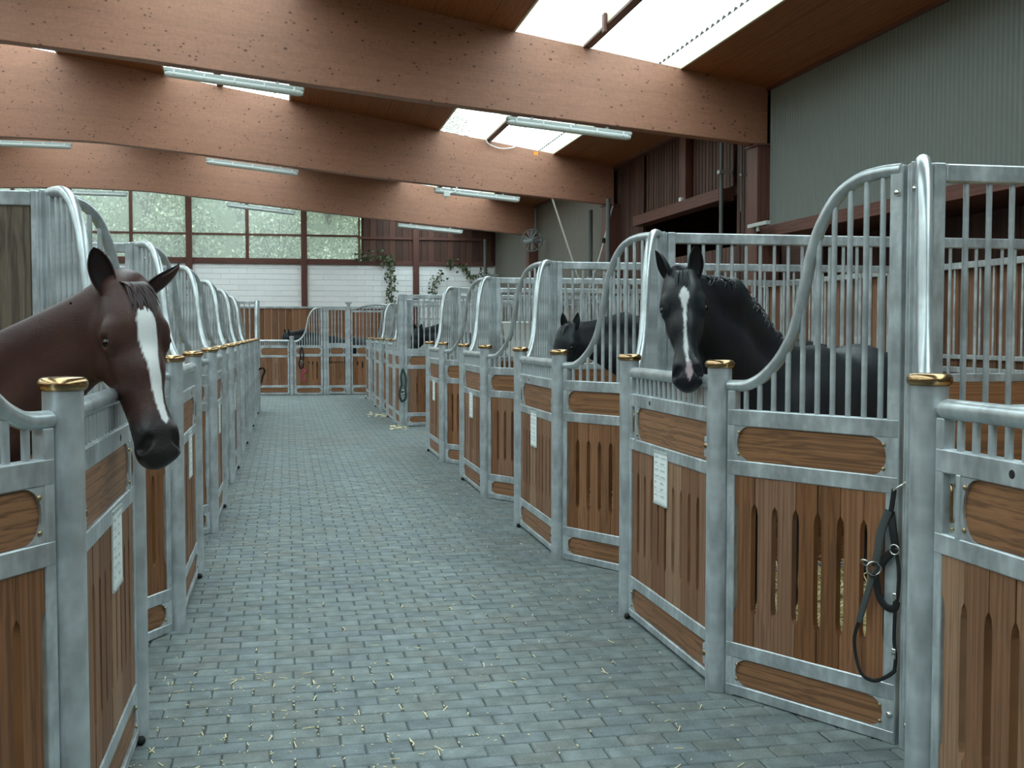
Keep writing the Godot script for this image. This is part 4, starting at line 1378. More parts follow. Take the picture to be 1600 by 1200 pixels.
func nets(lo: Vector3, hi: Vector3, h: float, q0: Vector3, qn: Vector3, keep_from: float, slack: float, verts: PackedVector3Array, tris: PackedInt32Array) -> void:
	# appends to verts / tris; cells whose centre has (c - q0).qn < keep_from are left out
	var B := 4
	var nbx := int(ceil((hi.x - lo.x) / (h * B)))
	var nby := int(ceil((hi.y - lo.y) / (h * B)))
	var nbz := int(ceil((hi.z - lo.z) / (h * B)))
	var R := h * B * 0.8661
	var vid := {}
	var edges: Array = []
	var N := B + 1
	var val := PackedFloat32Array()
	val.resize(N * N * N)
	var nb := ba.size()
	var db := PackedFloat32Array()
	db.resize(nb)
	for X in nbx:
		for Y in nby:
			for Z in nbz:
				var o := lo + Vector3(X, Y, Z) * (h * B)
				var c := o + Vector3.ONE * (h * B * 0.5)
				if (c - q0).dot(qn) < keep_from - R * 1.2:
					continue
				var dm := 1e6
				for i in nb:
					db[i] = bone_d(i, c)
					dm = minf(dm, db[i])
				if dm > R * 1.7 + slack:
					continue
				var near_cuts := []
				for k in cuts:
					if Geometry3D.get_closest_point_to_segment(c, k[0], k[1]).distance_to(c) < k[2] + R + 0.015:
						near_cuts.append(k)
				if dm < -R * 1.7 and near_cuts.is_empty():
					continue
				var idx := PackedInt32Array()
				for i in nb:
					if db[i] < dm + R * 2.6 + slack * 3.5:
						idx.append(i)
				for x in N:
					for y in N:
						for z in N:
							val[(x * N + y) * N + z] = field(o + Vector3(x, y, z) * h, idx, near_cuts)
				for x in B:
					for y in B:
						for z in B:
							var b0 := (x * N + y) * N + z
							var in0 := val[b0] < 0.0
							if in0 == (val[b0 + N * N] < 0.0) and in0 == (val[b0 + N] < 0.0) and in0 == (val[b0 + N * N + N] < 0.0) and in0 == (val[b0 + 1] < 0.0) and in0 == (val[b0 + N * N + 1] < 0.0) and in0 == (val[b0 + N + 1] < 0.0) and in0 == (val[b0 + N * N + N + 1] < 0.0):
								continue
							var v := [val[b0], val[b0 + N * N], val[b0 + N], val[b0 + N * N + N], val[b0 + 1], val[b0 + N * N + 1], val[b0 + N + 1], val[b0 + N * N + N + 1]]
							var p := Vector3.ZERO
							var n := 0
							for e in CUBE_EDGES:
								var va: float = v[e[0]]
								var vb: float = v[e[1]]
								if (va < 0.0) != (vb < 0.0):
									var t := va / (va - vb)
									var pa := Vector3(e[0] & 1, (e[0] >> 1) & 1, e[0] >> 2)
									var pb := Vector3(e[1] & 1, (e[1] >> 1) & 1, e[1] >> 2)
									p += pa.lerp(pb, t)
									n += 1
							p = o + (Vector3(x, y, z) + p / n) * h
							if (p - q0).dot(qn) < keep_from:
								continue
							var gx := X * B + x + 2
							var gy := Y * B + y + 2
							var gz := Z * B + z + 2
							vid[gx + gy * 2048 + gz * 4194304] = verts.size()
							verts.append(p)
							if in0 != (v[1] < 0.0):
								edges.append([gx, gy, gz, 0, in0])
							if in0 != (v[2] < 0.0):
								edges.append([gx, gy, gz, 1, in0])
							if in0 != (v[4] < 0.0):
								edges.append([gx, gy, gz, 2, in0])
	var step := [1, 2048, 4194304]
	for e in edges:
		var k: int = e[0] + e[1] * 2048 + e[2] * 4194304
		var u: int = step[(e[3] + 1) % 3]
		var w: int = step[(e[3] + 2) % 3]
		var a: int = vid.get(k, -1)
		var b: int = vid.get(k - u, -1)
		var c: int = vid.get(k - u - w, -1)
		var d: int = vid.get(k - w, -1)
		if a < 0 or b < 0 or c < 0 or d < 0:
			continue
		if e[4]:
			tris.append_array([a, c, b, a, d, c])
		else:
			tris.append_array([a, b, c, a, c, d])

func ear_into(verts: PackedVector3Array, tris: PackedInt32Array, base: Vector3, dir: Vector3, open_to: Vector3, L: float, w: float) -> void:
	dir = dir.normalized()
	var fr := (open_to - dir * open_to.dot(dir)).normalized()
	var sd := dir.cross(fr)
	var nt := 14
	var na := 16
	var start := verts.size()
	for layer in 2:
		for i in nt + 1:
			var t := float(i) / nt
			var ww := w * (0.62 + 1.25 * t - 1.1 * t * t) * sqrt(maxf(1.0 - pow(t, 3.2), 0.0))
			ww = maxf(ww - (0.004 if layer == 1 else 0.0), 0.0005)
			var bend := fr * (0.05 * L * sin(t * PI)) + fr * (t * t * 0.06 * L)
			for j in na + 1:
				var a := lerpf(-2.15, 2.15, float(j) / na) * (1.0 - 0.45 * t)
				var p := base + dir * (t * L) + bend + sd * (sin(a) * ww) - fr * (cos(a) * ww * 0.85) * (1.0 if layer == 0 else 0.86)
				verts.append(p)
	var row := na + 1
	var one := (nt + 1) * row
	for layer in 2:
		for i in nt:
			for j in na:
				var a := start + layer * one + i * row + j
				if layer == 0:
					tris.append_array([a, a + 1, a + row, a + 1, a + row + 1, a + row])
				else:
					tris.append_array([a, a + row, a + 1, a + 1, a + row, a + row + 1])
	for i in nt:
		for j in [0, na]:
			var a: int = start + i * row + j
			var b: int = a + one
			tris.append_array([a, b, a + row, b, b + row, a + row] if j == 0 else [a, a + row, b, b, a + row, b + row])

func locks(ctrls: Array, w: float) -> ArrayMesh:
	var st := begin()
	for c in ctrls:
		var p := smooth_path(c, 4)
		var r := []
		for i in p.size():
			var t := float(i) / (p.size() - 1)
			r.append(w * (0.7 + 0.6 * sin(t * PI * 0.8)) * (1.0 - 0.85 * t * t))
		add_tube(st, p, r, 6, true, 0.45)
	return st.commit()

func make_horse(label: String, o: Dictionary) -> Node3D:
	bi.clear(); ba.clear(); bb.clear(); bl.clear(); bra.clear(); brb.clear(); bf.clear(); bk.clear()
	cuts = []
	var P: Vector3 = o.poll
	var up := Vector3.UP
	var f: Vector3 = o.facing.normalized()
	var rollb := Basis(f, o.roll)
	var l: Vector3 = rollb * up.cross(f).normalized()
	var hd: Vector3 = rollb * (-up * cos(o.pitch) + f * sin(o.pitch))
	var n := l.cross(hd).normalized()
	if n.dot(f) < 0:
		n = -n
	var Lh: float = o.length
	var s: float = Lh / 0.58
	var H := func(u: float, v: float, w: float) -> Vector3: return P + hd * (u * Lh) + l * (v * s) + n * (w * s)
	var k := 0.035
	# skull, face, jaws, muzzle
	bone(H.call(0.05, 0, -0.075), H.call(0.24, 0, -0.06), 0.078 * s, 0.092 * s, l, 1.02, k)
	bone(H.call(0.2, 0, -0.052), H.call(0.5, 0, -0.05), 0.084 * s, 0.068 * s, l, 0.95, k)
	bone(H.call(0.5, 0, -0.05), H.call(0.82, 0, -0.045), 0.068 * s, 0.052 * s, l, 0.86, k)
	for v in [-1.0, 1.0]:
		bone(H.call(0.24, v * 0.047, -0.140), H.call(0.40, v * 0.042, -0.150), 0.082 * s, 0.076 * s, l, 0.62, 0.05)
		bone(H.call(0.42, v * 0.035, -0.135), H.call(0.84, v * 0.016, -0.095), 0.05 * s, 0.03 * s, l, 0.75, 0.05)
		bone(H.call(0.30, v * 0.086, -0.062), H.call(0.60, v * 0.05, -0.07), 0.022 * s, 0.012 * s, l, 1.0, 0.04)
		bone(H.call(0.265, v * 0.078, -0.035), H.call(0.33, v * 0.088, -0.04), 0.026 * s, 0.022 * s, l, 1.0, 0.03)
		bone(H.call(0.36, v * 0.082, -0.055), H.call(0.36, v * 0.086, -0.055), 0.020 * s, 0.018 * s, l, 1.0, 0.02)
		bone(H.call(0.86, v * 0.037, -0.020), H.call(0.95, v * 0.043, -0.034), 0.028 * s, 0.028 * s, l, 1.0, 0.03)
		cuts.append([H.call(0.905, v * 0.044, 0.002), H.call(0.945, v * 0.060, -0.020), 0.0150 * s])
		cuts.append([H.call(0.995, v * 0.02, -0.090), H.call(0.85, v * 0.075, -0.092), 0.006 * s])
		cuts.append([H.call(0.33, v * 0.113, -0.040), H.call(0.345, v * 0.118, -0.044), 0.016 * s])
	bone(H.call(0.80, 0, -0.055), H.call(0.95, 0, -0.055), 0.058 * s, 0.056 * s, l, 1.05, k)
	bone(H.call(0.93, 0, -0.10), H.call(0.97, 0, -0.085), 0.032 * s, 0.03 * s, l, 1.2, k)
	# neck
	var W: Vector3 = o.withers
	var Cp: Vector3 = o.croup
	var bd := (Cp - W)
	bd.y = 0
	bd = bd.normalized()
	var bs := bd.cross(up)
	var N0: Vector3 = H.call(0.14, 0, -0.15)
	var N2 := W - bd * 0.16 - up * 0.36
	var N1: Vector3 = N0.lerp(N2, 0.5) + up * o.arch
	var nl := (N2 - N0).cross(up).normalized()
	bone(N0, N1, 0.105 * s, 0.15 * s, nl, 0.62, 0.08)
	bone(N1, N2, 0.15 * s, 0.26 * s, nl, 0.62, 0.1)
	var cm: Vector3 = P.lerp(W, 0.5) + up * o.crest
	bone(H.call(0.03, 0, -0.11), cm, 0.06 * s, 0.075 * s, nl, 0.6, 0.08)
	bone(cm, W - up * 0.08, 0.075 * s, 0.10 * s, nl, 0.6, 0.1)
	var q0: Vector3 = N0.lerp(N1, 0.55)
	var qn := (P - N1).normalized()
	# trunk
	bone(W - bd * 0.22 - up * 0.52, W + bd * 0.12 - up * 0.42, 0.25, 0.32, bs, 0.78, 0.1)
	bone(W - up * 0.17 - bd * 0.05, W + bd * 0.35 - up * 0.2, 0.155, 0.2, bs, 0.7, 0.1)
	bone(W + bd * 0.12 - up * 0.42, Cp - bd * 0.3 - up * 0.37, 0.32, 0.33, bs, 0.86, 0.1)
	bone(Cp - bd * 0.28 - up * 0.28, Cp + bd * 0.1 - up * 0.32, 0.27, 0.25, bs, 1.0, 0.1)
	var g := 0.07
	for v in [-1.0, 1.0]:
		var a: Vector3 = W - bd * 0.1 - up * 0.55 + bs * v * 0.14
		var el := Vector3(a.x, 0.80, a.z) + bd * 0.06
		var kn: Vector3 = Vector3(el.x, 0.48, el.z) - bd * (0.03 * v)
		var fe := Vector3(kn.x, 0.22, kn.z)
		bone(a, el, 0.15, 0.09, bs, 0.85, 0.1)
		bone(el, kn, 0.088, 0.052, bs, 1.0, 0.05)
		bone(kn, fe, 0.048, 0.036, bs, 1.0, 0.03)
		bone(fe, Vector3(fe.x, g + 0.05, fe.z) - bd * 0.05, 0.042, 0.05, bs, 1.0, 0.03)
		var hp: Vector3 = Cp - up * 0.42 + bs * v * 0.13
		var sf := Vector3(hp.x, 0.92, hp.z) - bd * 0.14
		var hk: Vector3 = Vector3(hp.x, 0.58, hp.z) + bd * (0.18 + 0.03 * v)
		var hf := Vector3(hk.x, 0.22, hk.z) - bd * 0.03
		bone(hp, sf, 0.22, 0.15, bs, 0.8, 0.1)
		bone(hp + bd * 0.12, hk, 0.17, 0.06, bs, 0.75, 0.08)
		bone(sf, hk, 0.13, 0.062, bs, 0.9, 0.06)
		bone(hk, hf, 0.055, 0.04, bs, 1.0, 0.03)
		bone(hf, Vector3(hf.x, g + 0.05, hf.z) - bd * 0.05, 0.044, 0.052, bs, 1.0, 0.03)
	var verts := PackedVector3Array()
	var tris := PackedInt32Array()
	var mz: Vector3 = H.call(1.0, 0, -0.06)
	nets(q0.min(mz).min(P) - Vector3.ONE * 0.26, q0.max(mz).max(P) + Vector3.ONE * 0.26, o.cell, q0, qn, 0.0, 0.016, verts, tris)
	var lo := P
	var hi := P
	for i in ba.size():
		lo = lo.min(ba[i] - Vector3.ONE * bra[i]).min(bb[i] - Vector3.ONE * brb[i])
		hi = hi.max(ba[i] + Vector3.ONE * bra[i]).max(bb[i] + Vector3.ONE * brb[i])
	nets(lo - Vector3.ONE * 0.1, hi + Vector3.ONE * 0.1, 0.026, q0, -qn, -0.05, 0.03, verts, tris)
	var n_skin := verts.size()
	for e in o.ears:
		ear_into(verts, tris, H.call(0.045, e[0] * 0.058, -0.06), e[1], e[2], e[3], 0.043 * s)
	# smooth normals from the faces
	var nor := PackedVector3Array()
	nor.resize(verts.size())
	for i in range(0, tris.size(), 3):
		var fn := (verts[tris[i + 2]] - verts[tris[i]]).cross(verts[tris[i + 1]] - verts[tris[i]])
		for q in 3:
			nor[tris[i + q]] += fn
	var col := PackedColorArray()
	col.resize(verts.size())
	var cn := noise(5.0, 3, 17)
	var coat: Color = o.coat
	var half: float = (verts.size() - n_skin) / o.ears.size()
	for i in verts.size():
		nor[i] = nor[i].normalized()
		var p := verts[i]
		var d := p - P
		var u := d.dot(hd) / Lh
		var v := d.dot(l) / s
		var w := d.dot(n) / s
		var nz := cn.get_noise_3dv(p)
		var c := coat.lerp(o.coat2, clampf(0.5 + 0.9 * nz, 0, 1))
		if i < n_skin:
			if u > 0.0 and u < 1.2 and (q0 - p).dot(qn) < 0.02:
				c = c.lerp(o.muzzle, smoothstep(0.70, 0.86, u + nz * 0.05))
				if w > -0.075:
					var hw := 0.0
					var bz: Array = o.blaze
					for t in bz.size() - 1:
						if u >= bz[t][0] and u < bz[t + 1][0]:
							var tt: float = (u - bz[t][0]) / (bz[t + 1][0] - bz[t][0])
							hw = lerpf(bz[t][1], bz[t + 1][1], tt)
							v -= lerpf(bz[t][2], bz[t + 1][2], tt)
					if hw > 0.0:
						var wc: Color = o.white
						if u > 0.84:
							wc = o.snip
						c = c.lerp(wc, 1.0 - smoothstep(hw - 0.0025, hw + 0.0025, absf(v + nz * 0.006)))
		elif (i - n_skin) % int(half) >= int(half) / 2:
			c = o.ear_inside
		if p.y < 0.55:
			c = c.lerp(Color(0.015, 0.014, 0.014), smoothstep(0.55, 0.45, p.y + nz * 0.05))
		col[i] = c
	var arr := []
	arr.resize(Mesh.ARRAY_MAX)
	arr[Mesh.ARRAY_VERTEX] = verts
	arr[Mesh.ARRAY_NORMAL] = nor
	arr[Mesh.ARRAY_COLOR] = col
	arr[Mesh.ARRAY_INDEX] = tris
	var am := ArrayMesh.new()
	am.add_surface_from_arrays(Mesh.PRIMITIVE_TRIANGLES, arr)
	var base := Vector3(W.x, 0, W.z)
	var r := thing("horse", label, "horse", base, "horses in the stalls")
	var m := mat(Color.WHITE, o.gloss)
	m.metallic_specular = 0.36
	m.normal_enabled = true
	m.normal_texture = M.coat_relief
	m.normal_scale = 0.35
	m.uv1_triplanar = true
	m.uv1_scale = Vector3(5, 5, 5)
	m.vertex_color_use_as_albedo = true
	part(r, "body", am, m, -base)
	var em := mat(Color(0.012, 0.009, 0.008), 0.06)
	for v in [-1.0, 1.0]:
		part(r, "eye", lathe([Vector2(0, 0.0185), Vector2(0.008, 0.0168), Vector2(0.0145, 0.0115), Vector2(0.0182, 0.0035), Vector2(0.0182, -0.0035), Vector2(0.0145, -0.0115), Vector2(0.008, -0.0168), Vector2(0, -0.0185)], 16), em, H.call(0.337, v * 0.095, -0.044) - base)
	var hm := mat(o.hair, 0.5)
	# forelock falling between the ears
	var fl := []
	var q := RandomNumberGenerator.new()
	q.seed = 4
	for i in int(o.forelock):
		var v0 := q.randf_range(-0.035, 0.035)
		var v1: float = v0 * 1.1 + o.part_to + q.randf_range(-0.018, 0.018)
		var ln := q.randf_range(0.09, 0.19)
		fl.append([H.call(-0.02, v0, -0.07), H.call(0.03, v0, 0.012), H.call(0.03 + ln * 0.5, lerpf(v0, v1, 0.6), 0.036), H.call(0.03 + ln, v1, 0.037)])
	if fl.size() > 0:
		part(r, "forelock", locks(fl, 0.0055), hm, -base)
	# mane along the crest, falling to one side
	var ml := []
	var path := smooth_path([H.call(-0.02, 0, -0.115), cm + up * 0.072 * s, W + up * 0.02], 16)
	for i in 80:
		var t := q.randf() * 0.93
		var c0: Vector3 = path[int(t * (path.size() - 1))]
		var sdv: Vector3 = nl * float(o.mane_side)
		var fall: float = q.randf_range(0.05, 0.15) * o.mane
		ml.append([c0 - up * 0.012, c0 + up * 0.002 + sdv * 0.012, c0 + sdv * 0.040 - up * fall * 0.35 + bd * q.randf_range(-0.02, 0.02), c0 + sdv * 0.050 - up * fall + bd * q.randf_range(-0.03, 0.03)])
	part(r, "mane", locks(ml, 0.0065), hm, -base)
	var tl := []
	var tb := Cp + bd * 0.30 - up * 0.22
	for i in 14:
		var j := Vector3(q.randfn(0, 0.03), 0, q.randfn(0, 0.03))
		tl.append([tb - bd * 0.06 + j * 0.3, tb + bd * 0.04 - up * 0.1 + j * 0.6, tb + bd * 0.05 - up * 0.4 + j, tb + bd * 0.03 - up * 0.72 + j])
	part(r, "tail", locks(tl, 0.022), hm, -base)
	return r

func build_horses() -> void:
	var cr := Vector3(cos(deg_to_rad(11.32)), 0, sin(deg_to_rad(11.32)))       # right, as seen from the aisle
	var ct := Vector3(-sin(deg_to_rad(11.32)), 0, cos(deg_to_rad(11.32)))      # back towards the viewer
	var up := Vector3.UP
	make_horse("brown horse with white blaze looking over the nearest left gate", {
		"poll": Vector3(-0.525, 1.785, -4.10), "facing": Vector3(0.51, 0, 0.86), "pitch": 0.32, "roll": 0.03, "length": 0.635, "cell": 0.0065,
		"withers": Vector3(-1.70, 1.40, -4.50), "croup": Vector3(-2.85, 1.48, -4.55), "arch": -0.08, "crest": -0.13, "gloss": 0.42,
		"coat": Color(0.044, 0.021, 0.018), "coat2": Color(0.068, 0.031, 0.025), "muzzle": Color(0.024, 0.021, 0.021), "white": Color(0.74, 0.75, 0.74), "snip": Color(0.74, 0.75, 0.74),
		"ear_inside": Color(0.022, 0.014, 0.013), "hair": Color(0.20, 0.13, 0.13), "forelock": 64, "part_to": 0.01, "mane": 0.7, "mane_side": 1.0,
		"blaze": [[0.175, 0.0, 0.004], [0.20, 0.020, 0.004], [0.25, 0.030, 0.004], [0.36, 0.033, 0.006], [0.50, 0.021, 0.009], [0.70, 0.015, 0.014], [0.80, 0.012, 0.016], [0.83, 0.0, 0.016]],
		"ears": [[-1.0, up * 0.95 - cr * 0.26 + ct * 0.1, ct * 1.0 + cr * 0.25, 0.165], [1.0, up * 0.62 + cr * 0.80 - ct * 0.1, up * 0.4 - cr * 0.6 + ct * 0.3, 0.165]]})
	make_horse("black horse with white star and stripe looking over a right gate", {
		"poll": Vector3(1.835, 1.90, -5.07), "facing": Vector3(-0.32, 0, 0.94), "pitch": 0.43, "roll": 0.05, "length": 0.575, "cell": 0.0075,
		"withers": Vector3(2.58, 1.53, -5.62), "croup": Vector3(3.50, 1.53, -6.18), "arch": 0.03, "crest": 0.06, "gloss": 0.38,
		"coat": Color(0.011, 0.0125, 0.015), "coat2": Color(0.017, 0.019, 0.022), "muzzle": Color(0.018, 0.018, 0.020), "white": Color(0.66, 0.67, 0.67), "snip": Color(0.42, 0.33, 0.34),
		"ear_inside": Color(0.012, 0.012, 0.013), "hair": Color(0.085, 0.095, 0.105), "forelock": 16, "part_to": -0.01, "mane": 0.4, "mane_side": 1.0,
		"blaze": [[0.19, 0.0, 0.004], [0.22, 0.013, 0.004], [0.27, 0.026, 0.004], [0.33, 0.015, 0.0], [0.38, 0.008, 0.0], [0.55, 0.006, -0.002], [0.70, 0.009, -0.002], [0.80, 0.006, 0.002], [0.86, 0.012, 0.006], [0.92, 0.018, 0.006], [0.97, 0.007, 0.006], [1.0, 0.0, 0.006]],
		"ears": [[-1.0, up * 0.9 - cr * 0.42 + ct * 0.05, ct * 0.3 - cr * 0.9, 0.16], [1.0, up * 1.0 + cr * 0.02, ct * 0.9 + cr * 0.3, 0.16]]})
	var b2 := make_horse("black horse in profile behind the bars of the second right stall", {
		"poll": Vector3(2.20, 1.665, -8.78), "facing": Vector3(-0.88, 0, 0.48), "pitch": 0.36, "roll": 0.0, "length": 0.56, "cell": 0.011,
		"withers": Vector3(3.12, 1.58, -8.55), "croup": Vector3(4.30, 1.55, -8.45), "arch": 0.05, "crest": 0.05, "gloss": 0.45,
		"coat": Color(0.010, 0.0115, 0.014), "coat2": Color(0.016, 0.018, 0.021), "muzzle": Color(0.018, 0.018, 0.020), "white": Color(0.6, 0.6, 0.6), "snip": Color(0.4, 0.33, 0.34),
		"ear_inside": Color(0.012, 0.012, 0.013), "hair": Color(0.09, 0.10, 0.11), "forelock": 14, "part_to": 0.0, "mane": 0.9, "mane_side": -1.0, "blaze": [[2.0, 0.0, 0.0], [2.1, 0.0, 0.0]],
		"ears": [[-1.0, up * 0.95 - cr * 0.15 + ct * 0.2, -cr * 0.8 + ct * 0.5, 0.14], [1.0, up * 0.95 + cr * 0.2 - ct * 0.1, -cr * 0.8 + ct * 0.5, 0.14]]})
	for q in [["dark horse standing behind the far slatted end partition", Vector3(3.3, 0, -20.9), 0.35], ["dark horse standing behind the front at the far end of the aisle", Vector3(0.9, -0.07, -30.6), 0.1]]:
		var d := b2.duplicate()
		d.name = numbered("horse")
		add_child(d)
		d.position = q[1]
		d.rotation.y = q[2]
		tag(d, q[0], "horse", "horses in the stalls")

# ------------------------------------------------------------------ cards, halters, litter
func scribble_card(sd: int) -> Image:      # printed form with handwriting too small to read
	var im := Image.create(120, 200, false, Image.FORMAT_RGB8)
	im.fill(Color(0.93, 0.96, 0.95))
	var q := RandomNumberGenerator.new()
	q.seed = sd
	var ink := Color(0.22, 0.27, 0.28)
	im.fill_rect(Rect2i(4, 8, 112, 1), ink.lightened(0.4))
	im.fill_rect(Rect2i(4, 190, 112, 1), ink.lightened(0.4))
	var y := 18
	var row := 0
	while y < 184:
		var x := 8
		var words := 2
		for w in words:
			var n := q.randi_range(5, 11) if not (row == 0 and w == 1) else 13
			var big := 2 if row == 0 or w == 1 else 1
			var cx := x
			for k in n:
				var hgt := q.randi_range(4, 8) * (1 if big == 1 else 1) + big
				var yy := y + q.randi_range(-2, 2)
				for t in hgt:
					im.set_pixel(clampi(cx + (t * q.randi_range(0, 1)) / 3, 0, 119), clampi(yy + t, 0, 199), ink)
				im.fill_rect(Rect2i(cx, yy + q.randi_range(0, hgt - 1), 3, 1), ink)
				cx += q.randi_range(3, 5)
			x = 62
		if row % 2 == 1:
			im.fill_rect(Rect2i(8, y + 14, 104, 1), ink.lightened(0.55))
		y += q.randi_range(21, 27)
		row += 1
	return im

func card(at: Vector3, b: Basis, label: String, sd: int) -> void:
	var o := thing("stall_card", label, "sign", at, "paper cards on the gates")
	o.basis = b
	part(o, "backing", cbox(Vector3(0.205, 0.275, 0.006), 0.001), M.plastic_white)
	var st := begin()
	var w := 0.1
	var h := 0.134
	quad(st, Vector3(-w, -h, 0.0036), Vector3(w, -h, 0.0036), Vector3(w, h, 0.0036), Vector3(-w, h, 0.0036), Vector3(0, 0, 1), Vector2(0, 1), Vector2(1, 1), Vector2(1, 0), Vector2(0, 0))
	var m := mat(Color(1, 1, 1), 0.5)
	m.albedo_texture = tex(scribble_card(sd))
	part(o, "printed_sheet", st.commit(), m)
	for e in [-1.0, 1.0]:
		bx(o, "clip_strip", Vector3(-0.103, e * 0.132 - 0.006, 0.002), Vector3(0.103, e * 0.132 + 0.006, 0.0055), M.plastic_grey, 0.001)

func strap(o: Node, called: String, pts: Array, w: float, m: Material, face := Vector3(0, 0, 1)) -> void:
	part(o, called, tube(smooth_path(pts, 6), w * 0.5, 8, true, 0.22, Vector3(1, 0, 0) if absf((pts[-1] - pts[0]).normalized().x) < 0.8 else Vector3(0, 1, 0)), m)

func ring_mesh(r: float, t: float) -> ArrayMesh:
	var p := []
	for i in 17:
		p.append(Vector3(cos(TAU * i / 16.0) * r, sin(TAU * i / 16.0) * r, 0))
	return tube(p, t, 7, false)

